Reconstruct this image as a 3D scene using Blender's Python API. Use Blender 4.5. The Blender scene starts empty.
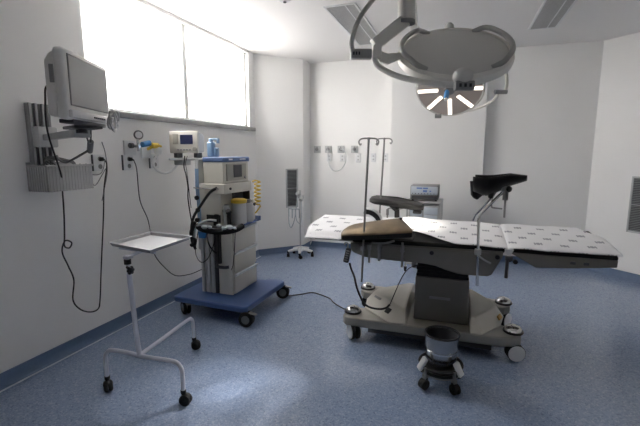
import bpy, bmesh, math, random
from mathutils import Vector, Matrix
random.seed(7)
S = bpy.context.scene
COL = S.collection
PI = math.pi

# ------------------------------------------------------------------ materials
def lin(c):
    return c / 12.92 if c <= .04045 else ((c + .055) / 1.055) ** 2.4
def rgb(r, g, b):
    return (lin(r / 255), lin(g / 255), lin(b / 255), 1)

def mat(name, col, rough=.5, metal=0., spec=.5, noise=0., nscale=8., bump=0., bscale=60., coat=0.):
    m = bpy.data.materials.new(name); m.use_nodes = True
    nt = m.node_tree; p = nt.nodes['Principled BSDF']
    p.inputs['Base Color'].default_value = col
    p.inputs['Roughness'].default_value = rough
    p.inputs['Metallic'].default_value = metal
    p.inputs['Specular IOR Level'].default_value = spec
    p.inputs['Coat Weight'].default_value = coat
    tc = nt.nodes.new('ShaderNodeTexCoord')
    if noise:
        n = nt.nodes.new('ShaderNodeTexNoise'); n.inputs['Scale'].default_value = nscale
        n.inputs['Detail'].default_value = 4
        nt.links.new(tc.outputs['Object'], n.inputs['Vector'])
        r = nt.nodes.new('ShaderNodeValToRGB')
        r.color_ramp.elements[0].position = .3; r.color_ramp.elements[1].position = .7
        r.color_ramp.elements[0].color = tuple(max(0, c * (1 - noise)) for c in col[:3]) + (1,)
        r.color_ramp.elements[1].color = tuple(min(1, c * (1 + noise)) for c in col[:3]) + (1,)
        nt.links.new(n.outputs['Fac'], r.inputs['Fac'])
        nt.links.new(r.outputs['Color'], p.inputs['Base Color'])
    if bump:
        n2 = nt.nodes.new('ShaderNodeTexNoise'); n2.inputs['Scale'].default_value = bscale
        nt.links.new(tc.outputs['Object'], n2.inputs['Vector'])
        b = nt.nodes.new('ShaderNodeBump'); b.inputs['Strength'].default_value = bump
        b.inputs['Distance'].default_value = .01
        nt.links.new(n2.outputs['Fac'], b.inputs['Height'])
        nt.links.new(b.outputs['Normal'], p.inputs['Normal'])
    return m

def emit(name, col, strength):
    m = bpy.data.materials.new(name); m.use_nodes = True
    p = m.node_tree.nodes['Principled BSDF']
    p.inputs['Base Color'].default_value = col
    p.inputs['Emission Color'].default_value = col
    p.inputs['Emission Strength'].default_value = strength
    return m

M = {}
M['wall'] = mat('wall_paint', rgb(237, 236, 234), .6, noise=.015, nscale=2, bump=.03, bscale=90)
M['ceiling'] = mat('ceiling_paint', rgb(234, 232, 230), .8, noise=.01, nscale=1.5)
M['base'] = mat('skirting_vinyl', rgb(92, 112, 142), .45, noise=.05, nscale=40)
M['seam'] = mat('seam_vinyl', rgb(186, 194, 208), .4)
M['frame'] = mat('window_aluminium', rgb(240, 240, 238), .45)
M['sill'] = mat('sill_stone', rgb(150, 150, 150), .5, noise=.08, nscale=30)
M['steel'] = mat('brushed_steel', rgb(178, 177, 175), .32, 1., noise=.05, nscale=14)
M['steel_d'] = mat('dull_steel', rgb(150, 149, 147), .42, 1., noise=.06, nscale=9)
M['tray_steel'] = mat('tray_steel', rgb(168, 169, 171), .5, .7)
M['pail_steel'] = mat('pail_steel', rgb(160, 161, 163), .2, 1., noise=.05, nscale=10)
M['chrome'] = mat('chrome', rgb(205, 205, 205), .14, 1.)
M['panel_steel'] = mat('table_steel', rgb(128, 124, 118), .4, .85, noise=.05, nscale=6)
M['base_cover'] = mat('table_base_beige', rgb(192, 188, 178), .38, .1, noise=.03, nscale=5)
M['base_steel'] = mat('table_base_steel', rgb(150, 147, 140), .4, .5, noise=.03, nscale=5)
M['black'] = mat('black_plastic', rgb(24, 24, 26), .45)
M['rubber'] = mat('black_rubber', rgb(20, 20, 21), .7)
M['vinyl'] = mat('black_vinyl', rgb(13, 13, 14), .5, spec=.35, bump=.08, bscale=140)
M['vinyl_g'] = mat('charcoal_vinyl', rgb(30, 29, 29), .4, bump=.08, bscale=140)
M['bellows'] = mat('bellows_rubber', rgb(12, 12, 13), .6)
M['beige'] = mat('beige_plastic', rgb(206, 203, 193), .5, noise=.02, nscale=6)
M['beige_d'] = mat('dark_beige_plastic', rgb(160, 157, 147), .5)  # deeper beige for control panels and dials
M['grey'] = mat('grey_plastic', rgb(140, 140, 140), .5)
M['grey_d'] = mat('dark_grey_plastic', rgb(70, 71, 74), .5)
M['grey_l'] = mat('light_grey_plastic', rgb(186, 187, 187), .45)
M['mon_side'] = mat('monitor_shell_plastic', rgb(228, 226, 222), .5)
M['white'] = mat('white_enamel', rgb(222, 223, 224), .35)
M['lav'] = mat('white_tube_enamel', rgb(205, 208, 220), .35)
M['lampgrey'] = mat('lamp_shell', rgb(204, 202, 196), .42)
M['lamparm'] = mat('lamp_arm_enamel', rgb(226, 223, 215), .4)
M['hoop_grey'] = mat('lamp_handrail', rgb(165, 164, 160), .4)
M['lampface'] = mat('lamp_face', rgb(190, 178, 170), .5)
M['blue'] = mat('blue_plastic', rgb(62, 88, 138), .4)
M['blue_lid'] = mat('blue_lid_plastic', rgb(88, 112, 158), .45)
M['blue_pale'] = mat('pale_blue_plastic', rgb(140, 172, 205), .35)
M['blue_b'] = mat('bright_blue_plastic', rgb(60, 130, 190), .4)
M['yellow'] = mat('yellow_plastic', rgb(214, 182, 60), .45)
M['screen'] = mat('lcd_glass', rgb(124, 124, 126), .25, spec=.6)
M['screen_b'] = mat('navy_lcd', rgb(36, 42, 78), .25, spec=.6)
M['wheelgrey'] = mat('wheel_grey', rgb(120, 122, 124), .5)
M['tan'] = mat('tan_vinyl_cover', rgb(104, 88, 64), .45, noise=.5, nscale=6, bump=.05, bscale=120)
M['cord_g'] = mat('grey_cable', rgb(110, 111, 112), .5)
M['clear'] = mat('milky_tube', rgb(206, 208, 208), .35)
M['clear_d'] = mat('translucent_bottle', rgb(190, 196, 200), .2)
M['grille'] = mat('grille_slats', rgb(150, 151, 152), .5, .3)
M['grille_d'] = mat('grille_dark', rgb(88, 90, 92), .7)
M['orange'] = mat('orange_label', rgb(206, 160, 90), .5)
M['inkdark'] = mat('dark_ink', rgb(40, 40, 44), .5)
M['inkwhite'] = mat('white_ink', rgb(225, 228, 235), .5)
M['led'] = emit('led_strip', (1, .93, .84, 1), 1.3)
M['esu_panel'] = mat('unit_front_panel', rgb(196, 204, 212), .4)
M['esu_blue'] = mat('panel_blue', rgb(100, 130, 190), .4)
M['prism'] = mat('prismatic_diffuser', rgb(170, 170, 170), .35, noise=.08, nscale=60, bump=.2, bscale=160)

def clear_mat():
    m = mat('clear_bin_plastic', rgb(214, 214, 214), .3); nt = m.node_tree
    t = nt.nodes.new('ShaderNodeBsdfTransparent'); mx = nt.nodes.new('ShaderNodeMixShader'); mx.inputs[0].default_value = .5
    nt.links.new(t.outputs[0], mx.inputs[1]); nt.links.new(nt.nodes['Principled BSDF'].outputs[0], mx.inputs[2])
    nt.links.new(mx.outputs[0], nt.nodes['Material Output'].inputs['Surface']); return m
M['bin'] = clear_mat()

def floor_mat():
    m = bpy.data.materials.new('speckled_blue_vinyl'); m.use_nodes = True
    nt = m.node_tree; p = nt.nodes['Principled BSDF']
    tc = nt.nodes.new('ShaderNodeTexCoord')
    v = nt.nodes.new('ShaderNodeTexVoronoi'); v.inputs['Scale'].default_value = 120
    nt.links.new(tc.outputs['Object'], v.inputs['Vector'])
    sx = nt.nodes.new('ShaderNodeSeparateColor'); nt.links.new(v.outputs['Color'], sx.inputs['Color'])
    r = nt.nodes.new('ShaderNodeValToRGB')
    e = r.color_ramp.elements
    e[0].position = 0; e[0].color = rgb(112, 127, 154)
    e[1].position = 1; e[1].color = rgb(160, 172, 194)
    for pos, c in ((.2, rgb(131, 147, 175)), (.75, rgb(140, 156, 183))):
        k = e.new(pos); k.color = c
    nt.links.new(sx.outputs['Red'], r.inputs['Fac'])
    nt.links.new(r.outputs['Color'], p.inputs['Base Color'])
    p.inputs['Roughness'].default_value = .19
    p.inputs['Specular IOR Level'].default_value = .65
    return m
M['floor'] = floor_mat()

def sheet_mat():
    m = bpy.data.materials.new('printed_white_sheet'); m.use_nodes = True
    nt = m.node_tree; p = nt.nodes['Principled BSDF']; L = nt.links.new
    tc = nt.nodes.new('ShaderNodeTexCoord'); sp = nt.nodes.new('ShaderNodeSeparateXYZ')
    L(tc.outputs['Object'], sp.inputs['Vector'])
    def ma(op, a, b=None):
        n = nt.nodes.new('ShaderNodeMath'); n.operation = op
        for i, v in enumerate((a, b)):
            if v is None: continue
            if isinstance(v, (int, float)): n.inputs[i].default_value = v
            else: L(v, n.inputs[i])
        return n.outputs[0]
    yy = ma('DIVIDE', sp.outputs['Y'], .15)
    row = ma('FLOOR', yy)
    xx = ma('ADD', ma('DIVIDE', sp.outputs['X'], .17), ma('MULTIPLY', row, .5))
    fx = ma('ABSOLUTE', ma('SUBTRACT', ma('FRACT', xx), .5))
    fy = ma('ABSOLUTE', ma('SUBTRACT', ma('FRACT', yy), .5))
    mask = ma('MULTIPLY', ma('LESS_THAN', fx, .16), ma('LESS_THAN', fy, .17))
    # the mark is a small emblem: two bars and a block
    bars = ma('GREATER_THAN', ma('ABSOLUTE', ma('SUBTRACT', fx, .075)), .018)
    mask = ma('MULTIPLY', mask, ma('MAXIMUM', bars, ma('LESS_THAN', fy, .07)))
    mx = nt.nodes.new('ShaderNodeMix'); mx.data_type = 'RGBA'
    L(mask, mx.inputs['Factor'])
    mx.inputs['A'].default_value = rgb(232, 232, 234); mx.inputs['B'].default_value = rgb(160, 162, 168)
    L(mx.outputs['Result'], p.inputs['Base Color'])
    p.inputs['Roughness'].default_value = .85
    n = nt.nodes.new('ShaderNodeTexNoise'); n.inputs['Scale'].default_value = 9
    L(tc.outputs['Object'], n.inputs['Vector'])
    b = nt.nodes.new('ShaderNodeBump'); b.inputs['Strength'].default_value = .25; b.inputs['Distance'].default_value = .02
    L(n.outputs['Fac'], b.inputs['Height']); L(b.outputs['Normal'], p.inputs['Normal'])
    return m
M['sheet'] = sheet_mat()

def pane_mat():
    m = bpy.data.materials.new('frosted_pane'); m.use_nodes = True
    nt = m.node_tree; nt.nodes.remove(nt.nodes['Principled BSDF'])
    out = nt.nodes['Material Output']
    t = nt.nodes.new('ShaderNodeBsdfTransparent'); t.inputs['Color'].default_value = (.95, .95, .95, 1)
    g = nt.nodes.new('ShaderNodeBsdfTranslucent'); g.inputs['Color'].default_value = (.92, .92, .92, 1)
    mx = nt.nodes.new('ShaderNodeMixShader'); mx.inputs[0].default_value = .35
    nt.links.new(t.outputs[0], mx.inputs[1]); nt.links.new(g.outputs[0], mx.inputs[2])
    nt.links.new(mx.outputs[0], out.inputs['Surface'])
    return m
M['pane'] = pane_mat()

# ------------------------------------------------------------------ mesh helpers
def B(): return bmesh.new()
def V(*a): return Vector(a)

def box(bm, x0, x1, y0, y1, z0, z1, bev=0, seg=2):
    return rbox(bm, ((x0 + x1) / 2, (y0 + y1) / 2, (z0 + z1) / 2), (abs(x1 - x0), abs(y1 - y0), abs(z1 - z0)), None, bev, seg)

def rbox(bm, c, s, R=None, bev=0, seg=2):
    t = bmesh.new()
    bmesh.ops.create_cube(t, size=1)
    bmesh.ops.scale(t, vec=s, verts=t.verts)
    if bev:
        bmesh.ops.bevel(t, geom=list(t.edges), offset=min(bev, min(s) * .45), segments=seg, profile=.5, affect='EDGES')
    mt = Matrix.Translation(Vector(c)) @ (R.to_4x4() if R else Matrix.Identity(4))
    merge(bm, t, mt)

def merge(bm, t, mt=None):
    mp = {}
    for v in t.verts:
        mp[v] = bm.verts.new(mt @ v.co if mt else v.co)
    for f in t.faces:
        try: bm.faces.new([mp[v] for v in f.verts])
        except ValueError: pass
    t.free()

def catmull(pts, sub=6, closed=False):
    P = [Vector(p) for p in pts]; n = len(P); out = []
    rng = n if closed else n - 1
    for i in range(rng):
        if closed: p0, p1, p2, p3 = P[(i - 1) % n], P[i], P[(i + 1) % n], P[(i + 2) % n]
        else:
            p1, p2 = P[i], P[i + 1]
            p0 = P[i - 1] if i else p1 * 2 - p2
            p3 = P[i + 2] if i + 2 < n else p2 * 2 - p1
        for k in range(sub):
            t = k / sub
            out.append(.5 * ((2 * p1) + (p2 - p0) * t + (2 * p0 - 5 * p1 + 4 * p2 - p3) * t * t + (3 * p1 - p0 - 3 * p2 + p3) * t ** 3))
    if not closed: out.append(P[-1])
    return out

def tube(bm, pts, r, n=8, smooth=0, closed=False, flat=None):
    """flat=(a, b): rectangular-ish section half sizes instead of a circle, first axis kept near world up"""
    P = catmull(pts, smooth, closed) if smooth else [Vector(p) for p in pts]
    N = len(P)
    rr = r if callable(r) else (lambda t: r)
    def tan(i):
        if closed: return (P[(i + 1) % N] - P[i - 1]).normalized()
        a = P[i] - P[i - 1] if i else None
        b = P[i + 1] - P[i] if i < N - 1 else None
        if a is None: return b.normalized()
        if b is None: return a.normalized()
        d = a.normalized() + b.normalized()
        return d.normalized() if d.length > 1e-6 else b.normalized()
    t0 = tan(0)
    up = Vector((0, 0, 1)) if abs(t0.z) < .9 else Vector((1, 0, 0))
    u = (up - t0 * up.dot(t0)).normalized()
    rings = []; pt = t0
    for i in range(N):
        t = tan(i)
        if i:
            q = pt.rotation_difference(t); u = q @ u; u = (u - t * u.dot(t)).normalized()
        w = t.cross(u)
        pt = t
        R = rr(i / max(1, N - 1))
        ring = []
        if flat:
            for a, b in ((1, 1), (-1, 1), (-1, -1), (1, -1)):
                ring.append(bm.verts.new(P[i] + u * a * flat[0] + w * b * flat[1]))
        else:
            for k in range(n):
                a = 2 * PI * k / n
                ring.append(bm.verts.new(P[i] + (u * math.cos(a) + w * math.sin(a)) * R))
        rings.append(ring)
    m = len(rings[0])
    for i in range(N if closed else N - 1):
        A, C = rings[i], rings[(i + 1) % N]
        for k in range(m):
            bm.faces.new((A[k], A[(k + 1) % m], C[(k + 1) % m], C[k]))
    if not closed:
        bm.faces.new(list(reversed(rings[0]))); bm.faces.new(rings[-1])

def cyl(bm, p0, p1, r, r1=None, n=20):
    a = r; b = r if r1 is None else r1
    tube(bm, [p0, p1], lambda t: a + (b - a) * t, n)

def frame_of(axis):
    z = Vector(axis).normalized()
    x = Vector((1, 0, 0)) if abs(z.x) < .9 else Vector((0, 1, 0))
    x = (x - z * x.dot(z)).normalized()
    return Matrix((x, z.cross(x), z)).transposed()

def lathe(bm, prof, o=(0, 0, 0), axis=(0, 0, 1), n=28, sx=1, sy=1):
    F = frame_of(axis); o = Vector(o); rings = []
    for r, z in prof:
        if r < 1e-6: rings.append([bm.verts.new(o + F @ Vector((0, 0, z)))])
        else: rings.append([bm.verts.new(o + F @ Vector((r * sx * math.cos(2 * PI * k / n), r * sy * math.sin(2 * PI * k / n), z))) for k in range(n)])
    for A, C in zip(rings, rings[1:]):
        for k in range(n):
            a = A[k % len(A)], A[(k + 1) % len(A)]; c = C[k % len(C)], C[(k + 1) % len(C)]
            f = []
            for v in (a[0], a[1], c[1], c[0]):
                if v not in f: f.append(v)
            if len(f) > 2: bm.faces.new(f)

def prism(bm, poly, o, u, v, w):
    """poly in (u,v), extruded from o to o+w"""
    o, u, v, w = map(Vector, (o, u, v, w))
    A = [bm.verts.new(o + u * a + v * b) for a, b in poly]
    C = [bm.verts.new(o + u * a + v * b + w) for a, b in poly]
    bm.faces.new(A); bm.faces.new(list(reversed(C)))
    n = len(poly)
    for i in range(n): bm.faces.new((A[i], C[i], C[(i + 1) % n], A[(i + 1) % n]))

def ball(bm, c, r, s=(1, 1, 1), n=14):
    t = bmesh.new(); bmesh.ops.create_uvsphere(t, u_segments=n, v_segments=max(6, n // 2), radius=r)
    merge(bm, t, Matrix.Translation(Vector(c)) @ Matrix.Diagonal((*s, 1)))

def surf(bm, f, nu, nv):
    g = [[bm.verts.new(f(i / nu, j / nv)) for j in range(nv + 1)] for i in range(nu + 1)]
    for i in range(nu):
        for j in range(nv):
            bm.faces.new((g[i][j], g[i + 1][j], g[i + 1][j + 1], g[i][j + 1]))

def loft(bm, sections):
    """list of equal-length loops, capped"""
    R = [[bm.verts.new(p) for p in s] for s in sections]
    n = len(R[0])
    for A, C in zip(R, R[1:]):
        for k in range(n): bm.faces.new((A[k], A[(k + 1) % n], C[(k + 1) % n], C[k]))
    bm.faces.new(list(reversed(R[0]))); bm.faces.new(R[-1])

def rotz(a): return Matrix.Rotation(a, 3, 'Z')

ORG = {}
def obj(name, bm, m, parent=None, label=None, kind=None, bevel=0, solid=0, origin=None, angle=35, subsurf=0):
    o_ = Vector(origin) if origin is not None else (ORG[parent.name] if parent else Vector((0, 0, 0)))
    bmesh.ops.recalc_face_normals(bm, faces=bm.faces)
    bmesh.ops.translate(bm, verts=bm.verts, vec=-o_)
    me = bpy.data.meshes.new(name); bm.to_mesh(me); bm.free()
    for p in me.polygons: p.use_smooth = True
    me.set_sharp_from_angle(angle=math.radians(angle))
    for k in (m if isinstance(m, (list, tuple)) else [m]): me.materials.append(M[k])
    o = bpy.data.objects.new(name, me); COL.objects.link(o)
    if parent: o.parent = parent
    else: o.location = o_
    ORG[o.name] = o_
    if label: o['label'] = label
    if kind: o['kind'] = kind
    if solid:
        s = o.modifiers.new('thickness', 'SOLIDIFY'); s.thickness = solid; s.offset = 0
    if bevel:
        b = o.modifiers.new('bevel', 'BEVEL'); b.width = bevel; b.segments = 2; b.limit_method = 'ANGLE'; b.angle_limit = math.radians(40)
    if subsurf:
        b = o.modifiers.new('smooth', 'SUBSURF'); b.levels = b.render_levels = subsurf
    return o

def thing(name, label, cat, loc=(0, 0, 0), group=None):
    o = bpy.data.objects.new(name, None); COL.objects.link(o)
    o.location = loc; ORG[o.name] = Vector(loc)
    o.empty_display_size = .1
    o['label'] = label; o['category'] = cat
    if group: o['group'] = group
    return o

def tag(o, label, cat, group=None):
    o['label'] = label; o['category'] = cat
    if group: o['group'] = group
    return o

def dup(root, loc, label=None, rz=None):
    def cp(o, parent):
        c = o.copy(); COL.objects.link(c); c.parent = parent
        for ch in o.children: cp(ch, c)
        return c
    c = cp(root, None); c.location = loc
    if rz is not None: c.rotation_euler = (0, 0, rz)
    if label: c['label'] = label
    return c

def struct(name, bm, m, parent=None, **k):
    return obj(name, bm, m, parent, kind='structure', **k)

# ------------------------------------------------------------------ room
CE = 2.936
XR, YR, YB = 5.9, -1.7, 6.129
bm = B(); prism(bm, [(-.2, YR - .2), (XR + .2, YR - .2), (XR + .2, 6.4), (-.2, 6.4)], (0, 0, -.1), (1, 0, 0), (0, 1, 0), (0, 0, .1))
struct('floor', bm, 'floor')
bm = B(); prism(bm, [(-.2, YR - .2), (XR + .2, YR - .2), (XR + .2, 6.4), (-.2, 6.4)], (0, 0, CE), (1, 0, 0), (0, 1, 0), (0, 0, .15))
struct('ceiling', bm, 'ceiling')
# left wall with the window opening
WY0, WY1, WZ0 = 2.49, 5.10, 1.90
bm = B()
box(bm, -.18, 0, YR, WY0, 0, CE); box(bm, -.18, 0, WY1, 5.35, 0, CE); box(bm, -.18, 0, WY0, WY1, 0, WZ0)
struct('wall_left', bm, 'wall')
def slab(name, pts):
    """wall prism: interior line a-b, outward offset given"""
    b_ = B(); prism(b_, pts, (0, 0, 0), (1, 0, 0), (0, 1, 0), (0, 0, CE)); return struct(name, b_, 'wall')
slab('wall_left_corner', [(0, 5.292), (.533, 5.825), (.533, 6.3), (-.18, 6.3), (-.18, 5.292)])
slab('wall_back', [(.533, YB), (4.461, YB), (4.6, 6.35), (.4, 6.35)])
slab('wall_back_pier', [(1.872, 5.90), (3.136, 6.0), (3.136, YB + .02), (1.872, YB + .02)])
slab('wall_right_corner', [(4.461, YB), (XR, 10.59 - XR), (XR + .18, 10.59 - XR), (XR + .18, 6.35), (4.461, 6.35)])
slab('wall_right', [(XR, YR), (XR + .18, YR), (XR + .18, 10.59 - XR), (XR, 10.59 - XR)])
slab('wall_rear', [(-.18, YR), (XR + .18, YR), (XR + .18, YR - .18), (-.18, YR - .18)])

# coved skirting: profile swept along each wall foot
def skirting(name, a, b_, n):
    a, b_, n = Vector((*a, 0)), Vector((*b_, 0)), Vector((*n, 0)).normalized()
    prof = [(0, 0), (0, .095), (.006, .095), (.008, .05), (.014, .025), (.026, .009), (.045, .003), (.045, 0)]
    t = B()
    prism(t, prof, a, n, (0, 0, 1), b_ - a)
    o = struct(name, t, 'base')
    return o
r2 = math.sqrt(.5)
skirting('baseboard_left', (0, YR), (0, 5.292), (1, 0))
skirting('baseboard_left_corner', (0, 5.292), (.533, 5.825), (1, -1))
skirting('baseboard_back_return', (.533, 5.825), (.533, YB), (1, 0))
skirting('baseboard_back', (.533, YB), (1.872, YB), (0, -1))
skirting('baseboard_pier', (1.872, 5.90), (3.136, 6.0), (.0788, -1))
skirting('baseboard_back_recess', (3.136, YB), (4.461, YB), (0, -1))
skirting('baseboard_right_corner', (4.461, YB), (XR, 10.59 - XR), (-1, -1))
skirting('baseboard_right', (XR, 10.59 - XR), (XR, YR), (-1, 0))
bm = B(); box(bm, .046, .062, YR, 5.26, 0, .003)
struct('trim_1', bm, 'seam')

# window
win = bpy.data.objects.new('window_1', None); COL.objects.link(win); win.location = (0, (WY0 + WY1) / 2, WZ0)
ORG[win.name] = Vector(win.location); win['kind'] = 'structure'
MU = 3.735
bm = B()
for a in (WY0, WY1 - .045): box(bm, -.10, -.03, a, a + .045, WZ0, CE, .004)
for z0, z1 in ((WZ0, WZ0 + .035), (CE - .04, CE)): box(bm, -.10, -.03, WY0, WY1, z0, z1, .004)
box(bm, -.10, -.02, MU, MU + .07, WZ0, CE, .004)
box(bm, -.02, .02, WY1 - .012, WY1 + .045, WZ0, CE, .004)
box(bm, -.02, .02, WY0, WY1 + .03, CE - .035, CE, .004)
struct('window_frame', bm, 'frame', win)
for a, b_ in ((WY0 + .04, MU + .005), (MU + .065, WY1 - .04)):
    bm = B(); box(bm, -.07, -.064, a, b_, WZ0 + .03, CE - .035)
    struct('window_pane', bm, 'pane', win)
bm = B(); box(bm, -.10, .045, WY0 - .1, WY1 + .12, WZ0 - .045, WZ0 + .005, .006)
struct('window_sill', bm, 'sill', win)

# ------------------------------------------------------------------ ceiling fittings
def ceiling_light(x0, x1, y0, y1, label):
    t = thing('ceiling_light', label, 'ceiling light', ((x0 + x1) / 2, (y0 + y1) / 2, CE), 'recessed ceiling light panels')
    b_ = B(); w = .022
    box(b_, x0 - w, x0, y0 - w, y1 + w, CE - .012, CE + .004, .003); box(b_, x1, x1 + w, y0 - w, y1 + w, CE - .012, CE + .004, .003)
    box(b_, x0, x1, y0 - w, y0, CE - .012, CE + .004, .003); box(b_, x0, x1, y1, y1 + w, CE - .012, CE + .004, .003)
    box(b_, x0 + (x1 - x0) * .66, x0 + (x1 - x0) * .66 + .012, y0, y1, CE - .011, CE + .004, .002)
    obj('frame', b_, 'white', t)
    b_ = B(); box(b_, x0, x1, y0, y1, CE - .006, CE + .003)
    for k in range(1, 20):
        x = x0 + (x1 - x0) * k / 20; box(b_, x - .002, x + .002, y0, y1, CE - .0085, CE - .005)
    obj('diffuser', b_, 'prism', t)
ceiling_light(1.545, 1.82, 3.88, 5.30, 'unlit recessed ceiling light panel near the window side')
ceiling_light(3.51, 3.755, 3.90, 5.28, 'unlit recessed ceiling light panel near the right corner wall')
t = thing('smoke_detector', 'small round smoke detector on the ceiling near the window', 'smoke detector', (1.26, 3.55, CE))
bm = B(); lathe(bm, [(0, 0), (.055, 0), (.055, -.018), (.042, -.03), (0, -.032)], (1.26, 3.55, CE)); obj('body', bm, 'white', t)
bm = B(); lathe(bm, [(0, -.032), (.016, -.032), (.013, -.04), (0, -.042)], (1.26, 3.55, CE)); obj('sensor', bm, 'grey_d', t)

# ------------------------------------------------------------------ vents
def vent(label, c, along, up, w, h, out, dark=False):
    """c = centre on the wall, along/out unit vectors"""
    c, al, ou = Vector(c), Vector(along).normalized(), Vector(out).normalized()
    t = thing('wall_vent', label, 'vent', c)
    R = Matrix((al, ou, Vector((0, 0, 1)))).transposed()
    b_ = B(); f = .022
    for sx in (-1, 1): rbox(b_, c + al * sx * (w / 2 - f / 2) + ou * .007, (f, .014, h), R, .003)
    for sz in (-1, 1): rbox(b_, c + Vector((0, 0, sz * (h / 2 - f / 2))) + ou * .007, (w - 2 * f, .014, f), R, .003)
    if not dark: rbox(b_, c + ou * .006, (w - 2 * f, .012, .012), R)
    obj('frame', b_, 'white' if dark else 'grey_l', t)
    b_ = B(); rbox(b_, c + ou * .002, (w - 2 * f, .004, h - 2 * f), R); obj('backing', b_, 'grille_d', t)
    b_ = B(); n = int((h - 2 * f) / .02)
    tilt = R @ Matrix.Rotation(math.radians(35), 3, 'X')
    for k in range(n):
        z = -(h - 2 * f) / 2 + (k + .5) * (h - 2 * f) / n
        rbox(b_, c + Vector((0, 0, z)) + ou * .008, (w - 2 * f, .012, .0025), tilt)
    obj('slats', b_, 'grille', t)
vent('narrow grey ventilation grille low on the left corner wall', (.395, 5.687, 1.01), (1, 1, 0), None, .20, .60, (1, -1, 0))
vent('grey ventilation grille at the right edge on the right corner wall', (4.925, 5.665, .93), (1, -1, 0), None, .34, .68, (-1, -1, 0))

# ------------------------------------------------------------------ wall outlets and gas points
def plate(bm_, y, z, w, h, d=.012, x=0):
    box(bm_, x, x + d, y - w / 2, y + w / 2, z - h / 2, z + h / 2, .003)
for y, z, plug, lab in ((2.545, 1.47, True, 'white wall socket plate with a black plug, behind the monitor cables'),
                        (2.855, 1.465, True, 'white wall socket plate with a black plug, below the blue flowmeter'),
                        (3.185, 1.47, False, 'white wall socket plate without a plug, below the yellow regulator')):
    t = thing('wall_socket', lab, 'socket', (0, y, z))
    b_ = B(); plate(b_, y, z, .115, .135, .014); obj('plate', b_, 'white', t)
    b_ = B(); box(b_, .0, .016, y - .064, y - .056, z - .067, z + .067, .002); obj('painted_edge_shadow', b_, 'grey_d', t)  # dark strip painted in as the shadow beside the plate
    for dz in (-.032, .032):
        b_ = B(); cyl(b_, (.012, y + .008, z + dz), (.0165, y + .008, z + dz), .02, n=16); obj('receptacle', b_, 'grey', t)
    if plug:
        b_ = B(); box(b_, .0165, .045, y - .008, y + .026, z + .012, z + .046, .008); cyl(b_, (.045, y + .009, z + .029), (.065, y + .014, z + .02), .009, .006)
        p = obj('plug', b_, 'black', t)

def back_gas(x, z, lab, bottle):
    t = thing('gas_outlet', lab, 'gas outlet', (x, YB, z), 'gas outlets on the back wall')
    b_ = B(); box(b_, x - .055, x + .055, YB - .018, YB, z - .055, z + .055, .005); obj('plate', b_, 'grey_l', t)
    b_ = B(); cyl(b_, (x, YB - .018, z), (x, YB - .05, z), .024); cyl(b_, (x, YB - .05, z), (x, YB - .075, z), .014)
    obj('connector', b_, 'grey', t)
    b_ = B(); cyl(b_, (x, YB - .018, z + .034), (x, YB - .026, z + .034), .007, n=10)
    obj('release_button', b_, 'grey_d', t)
    return t
GAS = None
for x, lab in ((.66, 'grey gas outlet plate nearest the left corner wall'), (.845, 'grey gas outlet plate second from the left corner wall'),
               (1.055, 'grey gas outlet plate with the looped tube hanging from it'), (1.275, 'grey gas outlet plate nearest the two pole tops')):
    g_ = back_gas(x, 1.605, lab, False); GAS = g_ if 'looped' in lab else GAS
for x, z, w, h, lab in ((.86, 1.47, .08, .11, 'small white blank plate left of the looped tube'), (1.08, 1.47, .08, .11, 'small white socket plate inside the looped tube'),
                        (1.335, 1.47, .085, .14, 'white socket plate below the last gas outlet'), (1.575, 1.475, .075, .13, 'white socket plate seen between the two pole tops'),
                        (1.76, 1.475, .075, .13, 'white socket plate nearest the wall pier')):
    t = thing('back_wall_socket', lab, 'socket', (x, YB, z))
    b_ = B(); box(b_, x - w / 2, x + w / 2, YB - .012, YB, z - h / 2, z + h / 2, .003); obj('plate', b_, 'white', t)
    for dz in (-.025, .025):
        b_ = B(); cyl(b_, (x, YB - .011, z + dz), (x, YB - .0145, z + dz), .014, n=12); obj('receptacle', b_, 'grey_l', t)
bm = B(); tube(bm, [(.86, YB - .075, 1.60), (.87, YB - .08, 1.45), (.90, YB - .08, 1.33), (.97, YB - .08, 1.27), (1.07, YB - .08, 1.29), (1.14, YB - .08, 1.38), (1.16, YB - .08, 1.5), (1.12, YB - .08, 1.6), (1.067, YB - .075, 1.605)], .008, 8, 6)
obj('hanging_tube', bm, 'clear', GAS)

# flowmeter and regulator on the left wall
t = thing('oxygen_flowmeter', 'blue and chrome gas flowmeter with round gauge plugged in the left wall', 'flowmeter', (0, 2.90, 1.60))
bm = B(); box(bm, 0, .02, 2.82, 2.95, 1.53, 1.66, .004); obj('wall_plate', bm, 'white', t)
bm = B(); cyl(bm, (.02, 2.89, 1.61), (.12, 2.89, 1.61), .016); cyl(bm, (.08, 2.86, 1.61), (.08, 2.96, 1.61), .012); cyl(bm, (.08, 2.915, 1.565), (.08, 2.915, 1.68), .012); obj('valve_body', bm, 'chrome', t)
bm = B(); lathe(bm, [(0, 0), (.04, 0), (.042, .012), (.036, .026), (0, .026)], (.075, 2.93, 1.71), (.8, -.6, 0)); g = obj('gauge', bm, 'grey_d', t)
bm = B(); lathe(bm, [(0, .0265), (.030, .0265), (.030, .029), (0, .029)], (.075, 2.93, 1.71), (.8, -.6, 0)); obj('gauge_face', bm, 'white', g)
bm = B(); cyl(bm, (.10, 2.945, 1.625), (.10, 3.035, 1.64), .026); obj('knob', bm, 'blue_b', t)
bm = B(); cyl(bm, (.06, 2.84, 1.615), (.06, 2.87, 1.615), .024); obj('knob', bm, 'grey_d', t)
t = thing('vacuum_regulator', 'yellow gas regulator with a white humidifier cup on the left wall', 'regulator', (0, 3.12, 1.6))
bm = B(); box(bm, 0, .02, 3.02, 3.14, 1.50, 1.60, .004); obj('wall_plate', bm, 'white', t)
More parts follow.
